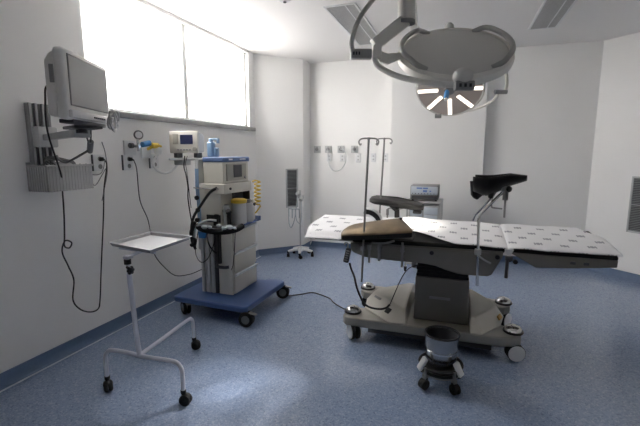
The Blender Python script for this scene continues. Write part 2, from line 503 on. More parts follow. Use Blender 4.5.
bm = B(); cyl(bm, (.01, 3.10, 1.585), (.10, 3.10, 1.615), .013); cyl(bm, (.10, 3.06, 1.618), (.10, 3.14, 1.618), .026); cyl(bm, (.10, 3.14, 1.618), (.10, 3.185, 1.612), .012); obj('valve_body', bm, 'yellow', t)
bm = B(); lathe(bm, [(0, 0), (.03, 0), (.036, .03), (.034, .055), (.022, .07), (0, .07)], (.10, 3.14, 1.535)); obj('cup', bm, 'white', t)
bm = B(); tube(bm, [(.10, 3.14, 1.535), (.105, 3.09, 1.50), (.11, 3.06, 1.44), (.12, 3.09, 1.385), (.14, 3.17, 1.355), (.16, 3.25, 1.375), (.18, 3.31, 1.43), (.20, 3.33, 1.47)], .0105, 8, 6)
tag(obj('oxygen_tube', bm, 'white'), 'white tube sagging from the regulator cup to the small monitor', 'tube')

# ------------------------------------------------------------------ wall rail with arm, bin and patient monitor
t = thing('monitor_wall_mount', 'grey wall rail with swing arm carrying the patient monitor', 'wall mount', (0, 2.06, 1.3))
bm = B(); box(bm, 0, .03, 1.985, 2.135, 1.30, 1.89, .004)
for y in (1.995, 2.035, 2.085, 2.125): box(bm, .03, .05, y - .009, y + .009, 1.30, 1.89, .003)
obj('rail', bm, 'grille', t)
bm = B()
for y in (2.015, 2.06, 2.105): box(bm, .03, .034, y - .009, y + .009, 1.305, 1.885)
obj('rail_groove', bm, 'grey_d', t)
bm = B(); box(bm, .03, .11, 1.99, 2.13, 1.59, 1.73, .01); obj('slider', bm, 'grey_l', t)
MC = Vector((.908, 1.675, 1.880))           # monitor centre
bm = B(); tube(bm, [(.09, 2.05, 1.655), (.74, 1.765, 1.665)], 0, flat=(.02, .022)); rbox(bm, (.76, 1.757, 1.665), (.09, .09, .055), rotz(-.41), .01)
obj('swing_arm', bm, 'grey_l', t)
bm = B(); cyl(bm, (.80, 1.735, 1.66), (.80, 1.735, 1.69), .03); rbox(bm, (.86, 1.69, 1.687), (.20, .14, .016), rotz(-.41), .004)
cyl(bm, (.86, 1.69, 1.66), (.86, 1.69, 1.685), .022)
obj('monitor_plate', bm, 'grey_d', t)

mn = Vector((.90, .42, 0)).normalized()     # screen faces this way
ma_ = Vector((-mn.y, mn.x, 0))              # along the screen, away from camera
Rm = Matrix((ma_, -mn, Vector((0, 0, 1)))).transposed() @ Matrix.Rotation(math.radians(0), 3, 'X')
t = thing('patient_monitor', 'beige patient monitor with a grey screen on the wall arm', 'monitor', MC - Vector((0, 0, .16)))
def ml(a, d, z): return MC + Rm @ Vector((a, d, z))
MWh, MHh = .25, .168
bm = B(); rbox(bm, ml(0, -.005, 0), (2 * MWh, .05, 2 * MHh), Rm, .018, 3); obj('bezel', bm, 'mon_side', t)
bm = B(); loft(bm, [[ml(a * (MWh - .012), .02, z) for a, z in ((-1, -MHh + .01), (1, -MHh + .01), (1, MHh - .012), (-1, MHh - .012))],
                    [ml(a * (MWh - .015), .045, z) for a, z in ((-1, -MHh + .012), (1, -MHh + .012), (1, MHh - .03), (-1, MHh - .03))],
                    [ml(a * (MWh - .03), .075, z) for a, z in ((-1, -MHh + .02), (1, -MHh + .02), (1, MHh - .06), (-1, MHh - .06))]])
bk = obj('rear_shell', bm, 'mon_side', t, bevel=.012)
bm = B()
rbox(bm, ml(-MWh + .0135, .034, .045), (.006, .02, .085), Rm, .002)
obj('side_label', bm, 'grey', bk)
bm = B(); rbox(bm, ml(.004, -.031, .022), (2 * MWh - .075, .006, 2 * MHh - .105), Rm); obj('screen', bm, 'screen', t)
bm = B(); rbox(bm, ml(.004, -.0305, .022), (2 * MWh - .062, .004, 2 * MHh - .092), Rm, .002); obj('screen_surround', bm, 'grey_d', t)
bm = B(); rbox(bm, ml(0, -.036, -MHh + .028), (2 * MWh - .02, .024, .040), Rm, .01); cp_ = obj('control_strip', bm, 'mon_side', t)
for k in range(6):
    bm = B(); rbox(bm, ml(-.005 + k * .024, -.05, -MHh + .026), (.017, .006, .009), Rm, .002); obj('button', bm, 'grey_d', cp_)
bm = B(); cyl(bm, ml(.20, -.045, -MHh + .03), ml(.20, -.062, -MHh + .03), .014, n=16); obj('dial', bm, 'grey', cp_)
bm = B(); rbox(bm, ml(.0, .01, -MHh - .005), (2 * MWh - .12, .07, .02), Rm, .005); obj('foot_tray', bm, 'grey_d', t)

# ribbed bin under the rail
t = thing('cable_bin', 'clear ribbed plastic bin of cables on the left wall', 'bin', (.1, 2.12, 1.28))
bm = B()
z0, z1 = 1.285, 1.465
ya, yb, xb = 1.955, 2.31, .20
box(bm, .002, xb, ya, yb, z0, z0 + .008, .003)
box(bm, .002, .010, ya, yb, z0, z1 + .02); box(bm, xb - .008, xb, ya, yb, z0, z1, .003)
box(bm, .002, xb, ya, ya + .008, z0, z1, .003); box(bm, .002, xb, yb - .008, yb, z0, z1, .003)
box(bm, xb - .012, xb + .008, ya - .006, yb + .006, z1 - .012, z1 + .004, .003)
obj('box', bm, 'bin', t)
bm = B()
for k in range(15): box(bm, xb - .002, xb + .003, ya + .012 + k * .0236, ya + .02 + k * .0236, z0, z1 - .01, .001)
for k in range(8): box(bm, .02 + k * .022, .027 + k * .022, ya - .006, ya + .002, z0, z1 - .01, .002)
obj('ribs', bm, 'bin', t, kind='stuff')
bm = B()
for k in range(7):
    a = k * .5
    tube(bm, [(.05 + .04 * math.sin(a), 1.99 + .03 * k, 1.44), (.09, 2.05 + .02 * math.cos(a * 2), 1.50 + .012 * (k % 3)), (.12 + .03 * math.cos(a), 2.16 + .012 * k, 1.495 - .008 * (k % 2)), (.10, 2.27, 1.44)], .0045, 6, 5)
tag(obj('stored_cables', bm, 'cord_g'), 'tangle of thin grey cables lying in the ribbed wall bin', 'cables'); bpy.data.objects['stored_cables']['kind'] = 'stuff'

bm = B(); tube(bm, [(.11, 2.10, 1.515), (.17, 2.06, 1.53), (.276, 1.990, 1.506), (.43, 1.911, 1.49), (.600, 1.833, 1.514), (.74, 1.83, 1.57)], .007, 8, 6)
tube(bm, [(.74, 1.83, 1.57), (.80, 1.79, 1.63), (.83, 1.77, 1.70), (.84, 1.75, 1.74)], .004, 6, 5); tube(bm, [(.74, 1.83, 1.57), (.76, 1.80, 1.64), (.775, 1.78, 1.72), (.80, 1.76, 1.745)], .004, 6, 5)
c_ = tag(obj('monitor_cable', bm, 'cord_g'), 'grey cable with a thick ferrite joint below the patient monitor', 'cable')
bm = B(); tube(bm, [(.715, 1.85, 1.56), (.785, 1.80, 1.615)], .017, 10); obj('ferrite', bm, 'grey', c_, origin=(0, 0, 0))
bm = B()
cx = Vector((.935, 1.83, 1.735))
pts = []
for k in range(64):
    a = k / 64 * 2 * PI * 4; r = .056 + .008 * math.sin(k * .9)
    pts.append(cx + Vector((-.33, .94, 0)).normalized() * r * math.cos(a) * 1.1 + Vector((.02 * math.sin(k * .35), 0, r * math.sin(a))))
tube(bm, pts, .0045, 6)
tag(obj('coiled_lead', bm, 'grey_l'), 'coiled grey lead hanging at the right edge of the patient monitor', 'cable')
bm = B(); tube(bm, [(.06, 2.56, 1.50), (.10, 2.50, 1.42), (.13, 2.42, 1.38), (.10, 2.33, 1.40), (.09, 2.30, 1.47)], .0035, 6, 6)
tube(bm, [(.06, 2.545, 1.64), (.06, 2.57, 1.55), (.06, 2.575, 1.40), (.06, 2.53, 1.25), (.06, 2.50, 1.16)], .0035, 6, 6)
tube(bm, [(.14, 2.31, 1.47), (.12, 2.37, 1.32), (.10, 2.42, 1.30), (.08, 2.5, 1.37), (.06, 2.56, 1.42)], .0035, 6, 6)
tag(obj('socket_leads', bm, 'cord_g'), 'thin grey leads looping between the ribbed bin and the first socket', 'cables')
# long black supply cord
bm = B(); tube(bm, [(.62, 1.76, 1.92), (.57, 1.73, 1.93), (.52, 1.75, 1.86), (.42, 1.82, 1.68), (.24, 2.02, 1.42), (.12, 2.115, 1.32), (.08, 2.14, 1.1), (.06, 2.142, .93), (.06, 2.135, .86),
    (.07, 2.165, .84), (.085, 2.175, .88), (.07, 2.135, .90), (.06, 2.112, .82), (.06, 2.15, .70), (.06, 2.184, .58), (.06, 2.161, .43), (.06, 2.212, .335), (.06, 2.298, .277), (.06, 2.374, .274), (.06, 2.40, .342),
    (.06, 2.43, .55), (.06, 2.46, .754), (.06, 2.50, 1.02), (.06, 2.528, 1.25), (.06, 2.565, 1.40), (.06, 2.575, 1.46), (.062, 2.559, 1.49)], .0055, 8, 6)
tag(obj('monitor_power_cord', bm, 'black'), 'black power cord looping from the patient monitor down the left wall', 'cord')
bm = B(); tube(bm, [(.064, 2.869, 1.485), (.06, 2.90, 1.40), (.06, 2.914, 1.12), (.06, 2.998, .921), (.06, 3.03, .70), (.06, 3.06, .56), (.07, 3.16, .42), (.10, 3.284, .295), (.16, 3.42, .27), (.24, 3.48, .30), (.33, 3.45, .35), (.44, 3.40, .44)], .0045, 8, 6)
tag(obj('machine_power_cord', bm, 'grey_d'), 'thin dark cord running from the second socket to the anaesthesia machine', 'cord')

# ------------------------------------------------------------------ mayo instrument stand
t = thing('instrument_stand', 'white tubular instrument stand with a steel tray in the foreground', 'instrument stand', (.95, 1.95, 0))
hub = Vector((.945, 1.89, .262))
bm = B()
tube(bm, [(.705, 1.845, .10), (.705, 1.845, .22), (.715, 1.847, .26), (.75, 1.852, .285), (.85, 1.872, .278), hub, (1.05, 1.893, .262), (1.18, 1.887, .272), (1.24, 1.884, .268), (1.272, 1.882, .235), (1.278, 1.88, .18), (1.278, 1.88, .10)], .0135, 10, 4)
tube(bm, [hub + V(0, 0, .004), (.93, 2.1, .268), (.905, 2.42, .275), (.90, 2.475, .262), (.899, 2.497, .22), (.899, 2.50, .10)], .0135, 10, 4)
obj('base_frame', bm, 'lav', t)
bm = B(); tube(bm, [hub, (.932, 1.893, .36), (.90, 1.897, .80)], .0155, 12); obj('post', bm, 'lav', t)
bm = B(); tube(bm, [(.90, 1.897, .80), (.892, 1.90, .906)], .0125, 12); rbox(bm, (.895, 1.905, .906), (.04, .05, .022), None, .005)
tube(bm, [(.895, 1.90, .908), (.88, 2.05, .912), (.87, 2.36, .912)], .011, 8); tube(bm, [(.72, 2.05, .915), (.72, 2.36, .915)], .006, 8); tube(bm, [(.68, 2.05, .914), (1.0, 2.02, .914)], .009, 8)
obj('tray_bracket', bm, 'lav', t)
bm = B(); lathe(bm, [(0, 0), (.021, 0), (.021, .03), (0, .03)], (.893, 1.899, .862), (0, 0, 1)); lathe(bm, [(0, 0), (.019, 0), (.019, .018), (0, .018)], (.891, 1.90, .897)); obj('collar', bm, 'black', t)
bm = B(); cyl(bm, (.90, 1.885, .845), (.938, 1.865, .841), .008)
for k in range(6):
    a = k * PI / 3; ball(bm, Vector((.955, 1.857, .839)) + Vector((.0, math.cos(a) * .017, math.sin(a) * .017)), .011, n=8)
ball(bm, (.955, 1.857, .839), .02, n=10)
obj('clamp_knob', bm, 'black', t)
A_, N_, R_, F_ = V(.615, 2.018, .95), V(1.044, 1.931, .95), V(1.02, 2.385, .95), V(.609, 2.416, .95)
def tray_pt(u, v, dz=0):
    p = A_ * (1 - u) * (1 - v) + N_ * u * (1 - v) + R_ * u * v + F_ * (1 - u) * v
    return p + Vector((0, 0, dz))
bm = B()
lo = [(0, 0), (1, 0), (1, 1), (0, 1)]
def ring(s, z): return [tray_pt(.5 + (u - .5) * s, .5 + (v - .5) * s, z) for u, v in lo]
R1, R2, R3, R4 = ring(1.0, 0), ring(1.0, .004), ring(.955, .004), ring(.90, -.020)
vs = [[bm.verts.new(p) for p in r] for r in (R1, R2, R3, R4)]
R5 = [bm.verts.new(p) for p in ring(.91, -.023)]; R6 = [bm.verts.new(p) for p in ring(.965, 0)]
for A, C in ((vs[0], vs[1]), (vs[1], vs[2]), (vs[2], vs[3]), (R5, R6), (R6, vs[0])):
    for k in range(4): bm.faces.new((A[k], A[(k + 1) % 4], C[(k + 1) % 4], C[k]))
bm.faces.new(vs[3]); bm.faces.new(R5)
obj('tray', bm, 'tray_steel', t, bevel=.002)
def small_caster(x, y, parent, m='rubber', r=.036, w=.028, rz=0.5, stem=.10):
    b_ = B(); d = Vector((math.cos(rz), math.sin(rz), 0)); side = Vector((-d.y, d.x, 0))
    c = Vector((x, y, r)) + d * .012
    for s in (-1, 1):
        lathe(b_, [(0, -.011), (r * .8, -.011), (r, -.006), (r, .006), (r * .8, .011), (0, .011)], c + side * s * w / 2, side, 18)
    ball(b_, c + Vector((0, 0, .012)), r * .85, (1, 1, .9), 12)
    lathe(b_, [(0, 0), (.012, 0), (.017, .012), (.017, .03), (0, .03)], (x, y, stem - .03), (0, 0, 1), 12)
    cyl(b_, (x, y, r), (x, y, stem - .005), .01, n=10)
    return obj('caster', b_, m, parent)
small_caster(.705, 1.845, t, rz=-.6); small_caster(1.278, 1.88, t, rz=.2); small_caster(.899, 2.50, t, rz=.7)

# ------------------------------------------------------------------ anaesthesia machine
AX = V(.68, 3.43, 0)
t = thing('anaesthesia_machine', 'beige anaesthesia machine on a blue wheeled base by the window wall', 'anaesthesia machine', AX)
bm = B(); prism(bm, [(.265, 3.045), (.30, 3.03), (1.05, 2.995), (1.09, 3.02), (1.105, 3.80), (1.07, 3.84), (.93, 3.84), (.88, 3.78), (.40, 3.80), (.30, 3.84), (.265, 3.80)], (0, 0, .125), (1, 0, 0), (0, 1, 0), (0, 0, .055))
obj('base_platform', bm, 'blue', t, bevel=.012)
def machine_caster(x, y, rz):
    d = Vector((math.cos(rz), math.sin(rz), 0)); side = Vector((-d.y, d.x, 0)); r = .069
    c = Vector((x, y, r)) + d * .02
    b_ = B()
    for s in (-1, 1): lathe(b_, [(.03, -.011), (r * .86, -.013), (r, -.008), (r, .008), (r * .86, .013), (.03, .011)], c + side * s * .02, side, 20)
    w = obj('wheel', b_, 'rubber', t)
    b_ = B()
    for s in (-1, 1): lathe(b_, [(0, -.012), (.04, -.012), (.04, .012), (0, .012)], c + side * s * .0215, side, 16)
    obj('hub', b_, 'wheelgrey', w)
    b_ = B(); rbox(b_, c + Vector((0, 0, .03)) - d * .01, (.085, .028, .055), rotz(rz), .012); cyl(b_, (x, y, .07), (x, y, .118), .02)
    rbox(b_, c + d * .06 + Vector((0, 0, .055)), (.07, .04, .01), rotz(rz) @ Matrix.Rotation(.25, 3, 'Y'), .004)
    obj('caster_fork', b_, 'wheelgrey', w)
for a in ((.36, 3.09, -.6), (1.06, 3.015, .1), (1.075, 3.77, .3), (.34, 3.76, .6)): machine_caster(*a)
# lower cabinet
bm = B(); box(bm, .46, .80, 3.25, 3.72, .175, .84, .012); obj('cabinet', bm, 'beige', t)
bm = B()
for x0, x1 in ((.462, .50), (.515, .565), (.575, .61)): box(bm, x0, x1, 3.232, 3.252, .18, .84, .008)
obj('pillar_trim', bm, 'grey_l', t)
bm = B(); box(bm, .615, .655, 3.236, 3.252, .18, .82, .006); obj('cable_channel', bm, 'grey_d', t)
bm = B(); box(bm, .66, .815, 3.236, 3.256, .18, .84, .01); obj('front_panel', bm, 'beige', t)
for k, (z0, z1) in enumerate(((.185, .385), (.40, .60), (.615, .83))):
    bm = B(); box(bm, .80, .822, 3.27, 3.70, z0, z1 - .02, .006); d_ = obj('drawer', bm, 'beige', t)
    bm = B(); prism(bm, [(0, 0), (.012, .004), (.028, .030), (0, .030)], (.818, 3.27, z1 - .032), (1, 0, 0), (0, 0, 1), (0, .43, 0)); obj('drawer_lip', bm, 'white', d_)
bm = B(); tube(bm, [(.66, 3.215, .47), (.68, 3.20, .465), (.76, 3.20, .465), (.79, 3.215, .47)], .016, 8, 4); obj('side_handle', bm, 'grey_d', t)
# worktop / tray
bm = B(); box(bm, .46, .84, 3.22, 3.78, .835, .862, .008); obj('worktop', bm, 'steel_d', t)
bm = B(); prism(bm, [(0, 0), (.34, 0), (.34, .05), (.30, .05), (.27, .02), (0, .02)], (.73, 3.40, .845), (0, 1, 0), (0, 0, 1), (.14, 0, 0)); obj('blue_tray', bm, 'blue', t, bevel=.006)
# tower
bm = B(); box(bm, .455, .70, 3.26, 3.66, .86, 1.26, .01); obj('tower', bm, 'beige', t)
bm = B(); box(bm, .705, .72, 3.45, 3.66, .86, 1.17, .002); box(bm, .70, .79, 3.64, 3.66, .86, 1.17, .002); obj('recess_panel', bm, 'grey_d', t)
bm = B(); box(bm, .535, .69, 3.25, 3.262, .885, .96, .004); obj('socket_panel', bm, 'black', t)
bm = B(); box(bm, .415, .455, 3.27, 3.40, .60, 1.50, .006); obj('gas_column', bm, 'grey_l', t)
bm = B()
for x, y in ((.43, 3.262), (.455, 3.258)): tube(bm, [(x, y, .75), (x + .008, y, 1.0), (x - .004, y, 1.2), (x, y, 1.4)], .008, 8, 4)
obj('gas_hose', bm, 'blue_pale', t)
bm = B()
for x, z in ((.44, 1.12), (.445, 1.0), (.43, .9)): cyl(bm, (x, 3.27, z), (x, 3.235, z), .022, n=12)
obj('gauge_knob', bm, 'black', t)
bm = B(); tube(bm, [(.40, 3.26, 1.215), (.55, 3.225, 1.215), (.70, 3.225, 1.215)], .007, 8, 3); obj('rail', bm, 'chrome', t)
# shelf band and upper box
bm = B(); prism(bm, [(.53, 3.235), (.765, 3.225), (.80, 3.68), (.53, 3.70)], (0, 0, 1.165), (1, 0, 0), (0, 1, 0), (0, 0, .095)); obj('shelf', bm, 'beige', t, bevel=.008)
bm = B(); lathe(bm, [(0, 0), (.012, 0), (.012, .012), (0, .014)], (.772, 3.31, 1.212), (1, 0, 0), 14); obj('shelf_knob', bm, 'grey_d', t)
bm = B(); prism(bm, [(.52, 3.255), (.745, 3.245), (.77, 3.67), (.52, 3.68)], (0, 0, 1.26), (1, 0, 0), (0, 1, 0), (0, 0, .205)); ub = obj('ventilator_box', bm, 'beige', t, bevel=.008)
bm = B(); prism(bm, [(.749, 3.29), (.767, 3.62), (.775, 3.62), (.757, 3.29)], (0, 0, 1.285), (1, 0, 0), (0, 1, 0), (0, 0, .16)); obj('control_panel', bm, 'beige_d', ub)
bm = B(); prism(bm, [(.7575, 3.40), (.768, 3.53), (.778, 3.53), (.7675, 3.40)], (0, 0, 1.315), (1, 0, 0), (0, 1, 0), (0, 0, .12)); obj('display', bm, 'grey_d', ub)
bm = B(); cyl(bm, (.765, 3.585, 1.31), (.79, 3.585, 1.31), .012, n=12); obj('control_knob', bm, 'grey', ub)
bm = B(); prism(bm, [(.515, 3.25), (.75, 3.238), (.78, 3.685), (.515, 3.695)], (0, 0, 1.465), (1, 0, 0), (0, 1, 0), (0, 0, .045)); ld = obj('lid', bm, 'blue_lid', t, bevel=.008)
bm = B(); rbox(bm, (.7575, 3.36, 1.488), (.004, .06, .014), rotz(-.066)); rbox(bm, (.772, 3.56, 1.488), (.004, .10, .012), rotz(-.066)); obj('lid_marking', bm, 'inkwhite', ld)
# side shelf that carries the small monitor
bm = B(); box(bm, .10, .52, 3.28, 3.46, 1.478, 1.50, .006); box(bm, .15, .26, 3.30, 3.42, 1.43, 1.48, .006); box(bm, .425, .455, 3.30, 3.40, 1.42, 1.48, .004); obj('side_shelf', bm, 'grey_l', t)
# absorber, bellows, vaporisers
bm = B(); lathe(bm, [(0, 0), (.062, 0), (.07, .01), (.07, .19), (.062, .205), (0, .205)], (.81, 3.40, .862), n=28); ab = obj('absorber_canister', bm, 'grey_l', t)
bm = B(); lathe(bm, [(.07, .205), (.078, .21), (.078, .238), (.055, .248), (0, .25)], (.81, 3.40, .862), n=28); lathe(bm, [(0, .20), (.07, .205)], (.81, 3.40, .862), n=28); obj('canister_cap', bm, 'yellow', ab)
bm = B(); lathe(bm, [(0, 0), (.05, 0), (.056, .01), (.056, .17), (.045, .19), (0, .19)], (.825, 3.545, .862), n=24); vp_ = obj('vaporiser', bm, 'grey_l', t)
bm = B(); lathe(bm, [(0, .19), (.03, .19), (.034, .2), (.034, .225), (0, .228)], (.825, 3.545, .862), n=20); obj('vaporiser_dial', bm, 'grey', vp_)
bm = B(); box(bm, .79, .85, 3.60, 3.66, .865, 1.08, .014); vp_ = obj('vaporiser', bm, 'beige', t)
bm = B(); cyl(bm, (.85, 3.63, 1.03), (.862, 3.63, 1.03), .016, n=12); obj('vaporiser_dial', bm, 'grey_d', vp_)
bm = B(); cyl(bm, (.74, 3.285, .865), (.74, 3.285, 1.05), .03, n=18); obj('flow_sensor', bm, 'grey_l', t)
bm = B(); cyl(bm, (.775, 3.27, .86), (.775, 3.27, .99), .02, n=14); cyl(bm, (.775, 3.27, .985), (.775, 3.25, 1.01), .026, n=14); obj('pressure_valve', bm, 'black', t)
bm = B(); tube(bm, [(.70, 3.205, .80), (.705, 3.195, .70), (.70, 3.20, .58), (.69, 3.215, .50)], .02, 10, 4); obj('suction_hose', bm, 'black', t)
bm = B(); box(bm, .70, .74, 3.30, 3.34, .86, 1.06, .01); cyl(bm, (.72, 3.30, 1.0), (.72, 3.27, 1.0), .02); obj('valve_block', bm, 'steel_d', t)
bm = B()
pts = []
for k in range(90):
    a = k / 90 * 2 * PI * 6; z = 1.25 - .24 * k / 90
    pts.append((.835 + .03 * math.cos(a), 3.74 + .035 * math.sin(a), z))
tube(bm, pts + [(.85, 3.77, .99), (.82, 3.73, .93), (.78, 3.70, .90)], .0075, 6); tube(bm, [(.80, 3.70, 1.255), (.82, 3.73, 1.265), (.865, 3.74, 1.25)], .008, 6, 3); obj('coiled_hose', bm, 'yellow', t)
# hoses in front
bm = B()
tube(bm, [(.68, 3.235, 1.225), (.62, 3.20, 1.18), (.53, 3.18, 1.06), (.44, 3.18, .94), (.405, 3.18, .80), (.41, 3.18, .70), (.43, 3.20, .62)], .0135, 8, 6)
obj('breathing_hose', bm, 'black', t)
bm = B()
tube(bm, [(.48, 3.17, .86), (.56, 3.15, .835), (.68, 3.15, .82), (.80, 3.16, .825), (.88, 3.22, .84), (.90, 3.30, .86)], .028, 10, 5)
tube(bm, [(.46, 3.17, .90), (.42, 3.16, .78), (.45, 3.17, .70), (.40, 3.18, .66)], .02, 8, 5)
tube(bm, [(.70, 3.16, .88), (.71, 3.16, .98)], .024, 10)
obj('hose_bundle', bm, 'rubber', t)
bm = B()
tube(bm, [(.50, 3.16, .86), (.56, 3.13, .90), (.64, 3.13, .93), (.72, 3.14, .93)], .011, 8, 5); tube(bm, [(.44, 3.17, .72), (.48, 3.15, .84), (.55, 3.14, .88), (.66, 3.13, .87)], .009, 8, 5)
for c, r in (((.60, 3.12, .865), .026), ((.66, 3.115, .87), .02), ((.84, 3.17, .87), .03), ((.79, 3.15, .86), .024), ((.87, 3.20, .85), .022), ((.75, 3.13, .885), .02)): ball(bm, c, r, (1.3, .8, .8), 10)
obj('mask_connectors', bm, 'clear_d', t)
bm = B(); tube(bm, [(.47, 3.2, .80), (.45, 3.17, .60), (.50, 3.18, .50), (.58, 3.19, .55), (.66, 3.19, .72), (.69, 3.17, .80)], .0045, 6, 6); tube(bm, [(.88, 3.20, .82), (.86, 3.21, .65), (.84, 3.21, .50), (.81, 3.22, .44)], .004, 6, 6)
tube(bm, [(.56, 3.21, .82), (.585, 3.19, .70), (.64, 3.19, .62), (.68, 3.19, .60)], .008, 6, 5)
obj('sensor_cable', bm, 'black', t)
bm = B(); box(bm, .49, .56, 3.17, 3.21, .74, .80, .008); obj('blue_clip', bm, 'blue_b', t)

# little monitor and blue bottle on top
t = thing('vital_signs_monitor', 'small beige monitor with a navy screen on the machine side shelf', 'monitor', (.27, 3.36, 1.50))
Rv = rotz(math.radians(6))
VC = V(.255, 3.37, 1.655)
def vl(a, d, z): return VC + Rv @ Vector((a, d, z))
bm = B(); rbox(bm, vl(0, -.04, 0), (.315, .03, .215), Rv, .01); obj('front_bezel', bm, 'beige', t)
bm = B(); loft(bm, [[vl(a * .15, -.03, z) for a, z in ((-1, -.10), (1, -.10), (1, .10), (-1, .10))], [vl(a * .145, .08, z) for a, z in ((-1, -.10), (1, -.10), (1, .085), (-1, .085))], [vl(a * .12, .13, z) for a, z in ((-1, -.09), (1, -.09), (1, .05), (-1, .05))]]); obj('rear_shell', bm, 'grey_l', t, bevel=.015)
bm = B(); rbox(bm, vl(.035, -.0565, .025), (.135, .004, .09), Rv); obj('screen', bm, 'screen_b', t)
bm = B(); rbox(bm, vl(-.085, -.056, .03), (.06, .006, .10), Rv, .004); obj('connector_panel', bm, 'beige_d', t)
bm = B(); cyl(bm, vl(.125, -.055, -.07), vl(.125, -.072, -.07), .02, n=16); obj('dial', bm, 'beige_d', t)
bm = B()
for k in range(5): rbox(bm, vl(-.06 + k * .032, -.056, -.075), (.02, .005, .012), Rv, .002)
obj('button', bm, 'grey', t)
for a in (-.11, .11):
    bm = B(); rbox(bm, vl(a, .02, -.128), (.04, .10, .05), Rv, .006); obj('foot', bm, 'grey_d', t)
bm = B(); tube(bm, [(.30, 3.275, 1.52), (.305, 3.25, 1.42), (.335, 3.235, 1.34), (.35, 3.235, 1.22), (.345, 3.235, 1.10), (.37, 3.235, .90), (.39, 3.235, .75)], .006, 8, 6); tube(bm, [(.33, 3.275, 1.52), (.325, 3.25, 1.45), (.345, 3.235, 1.38), (.36, 3.235, 1.2), (.375, 3.235, 1.02)], .0035, 6, 6)
tag(obj('monitor_leads', bm, 'black'), 'black leads hanging below the small beige monitor beside the machine', 'cables')
t = thing('pump_bottle', 'pale blue bottle with a side spout standing on the machine lid', 'bottle', (.56, 3.33, 1.51))
bm = B(); box(bm, .535, .60, 3.30, 3.36, 1.511, 1.655, .014, 3); obj('body', bm, 'blue_pale', t)
bm = B(); cyl(bm, (.567, 3.33, 1.65), (.567, 3.33, 1.675), .018); box(bm, .55, .65, 3.315, 3.345, 1.67, 1.688, .006); box(bm, .635, .655, 3.315, 3.345, 1.64, 1.688, .005); obj('pump_head', bm, 'blue_pale', t)
bm = B(); box(bm, .604, .64, 3.31, 3.36, 1.511, 1.60, .012); obj('side_reservoir', bm, 'blue_pale', t)

# floor cable
bm = B(); tube(bm, [(1.08, 3.84, .006), (1.144, 3.851, .006), (1.25, 3.93, .006), (1.339, 4.018, .006), (1.46, 3.98, .006), (1.585, 3.907, .006), (1.64, 3.83, .006), (1.73, 3.74, .006), (1.85, 3.66, .006), (2.05, 3.60, .006)], .006, 8, 6)
tag(obj('floor_cable', bm, 'grey_d'), 'dark cable lying across the blue floor towards the operating table', 'cable')

# ------------------------------------------------------------------ white five-legged stand
t = thing('wheeled_pole_stand', 'white wheeled pole stand with clear tubes near the left corner wall', 'pole stand', (.61, 5.49, 0))
bm = B(); lathe(bm, [(0, .075), (.045, .08), (.05, .12), (.035, .15), (0, .15)], (.61, 5.49, 0))
cs = []
for k in range(5):
    a = math.radians(-150 + 72 * k + 6); d = Vector((math.cos(a), math.sin(a), 0)); e = Vector((.61, 5.49, .085)) + d * (.19)
    tube(bm, [Vector((.61, 5.49, .115)) + d * .02, Vector((.61, 5.49, .105)) + d * .1, e], lambda s: .03 - .011 * s, 8); cs.append(e)
obj('base', bm, 'white', t)
for e in cs:
    small_caster(e.x, e.y, t, r=.027, w=.02, rz=1.0 + e.x * 9, stem=.085)
bm = B(); cyl(bm, (.61, 5.49, .14), (.61, 5.49, .90), .011); obj('pole', bm, 'grey_l', t)
bm = B(); box(bm, .575, .655, 5.45, 5.53, .88, .93, .012); cyl(bm, (.60, 5.45, .94), (.60, 5.40, .96), .025); cyl(bm, (.645, 5.47, .90), (.645, 5.42, .86), .03); box(bm, .60, .63, 5.45, 5.48, .93, 1.0, .008); obj('head_fitting', bm, 'grey_l', t)
bm = B(); tube(bm, [(.60, 5.42, .90), (.58, 5.40, .72), (.55, 5.40, .55), (.50, 5.40, .45), (.46, 5.42, .50), (.44, 5.44, .60)], .006, 6, 6); tube(bm, [(.65, 5.44, .85), (.66, 5.42, .66), (.64, 5.42, .52), (.58, 5.42, .56), (.56, 5.43, .72)], .006, 6, 6)
for k in range(4): cyl(bm, (.44 + .05 * k, 5.455 + .05 * k * .3, .72), (.44 + .05 * k, 5.455 + .05 * k * .3, .60 - .02 * (k % 2)), .008, n=8)
box(bm, .43, .62, 5.45, 5.47, .715, .728, .002)
obj('clear_tubes', bm, 'clear_d', t)

# ------------------------------------------------------------------ operating table
AL = math.atan(.052 / .68)
def tp(x, v, w=0):   # table-top frame: v across (away from camera), w above the sheet plane
    return Vector((x, 3.46 + v * math.cos(AL) - w * math.sin(AL), .900 + v * math.sin(AL) + w * math.cos(AL)))
t = thing('operating_table', 'stainless operating table with black pads on a wheeled base', 'operating table', (2.65, 3.46, 0))
OT = t
# base plate with notched ends
bp = [(1.99, 3.06), (2.14, 3.05), (3.17, 3.06), (3.26, 3.09), (3.325, 3.14), (3.33, 3.24), (3.27, 3.29), (3.16, 3.32), (3.12, 3.50), (3.16, 3.69), (3.26, 3.71), (3.32, 3.78), (3.30, 3.88), (3.15, 3.92), (2.10, 3.92), (1.97, 3.90), (1.955, 3.78), (2.0, 3.71), (2.12, 3.69), (2.16, 3.50), (2.12, 3.32), (2.02, 3.28), (1.96, 3.22), (1.96, 3.10)]
bm = B(); prism(bm, bp, (0, 0, .125), (1, 0, 0), (0, 1, 0), (0, 0, .075)); obj('base', bm, 'base_steel', t, bevel=.010)
bm = B(); prism(bm, [(2.18, 3.075), (3.12, 3.075), (3.12, 3.88), (2.18, 3.88)], (0, 0, .085), (1, 0, 0), (0, 1, 0), (0, 0, .045)); obj('underframe', bm, 'grey_d', t)
bm = B()
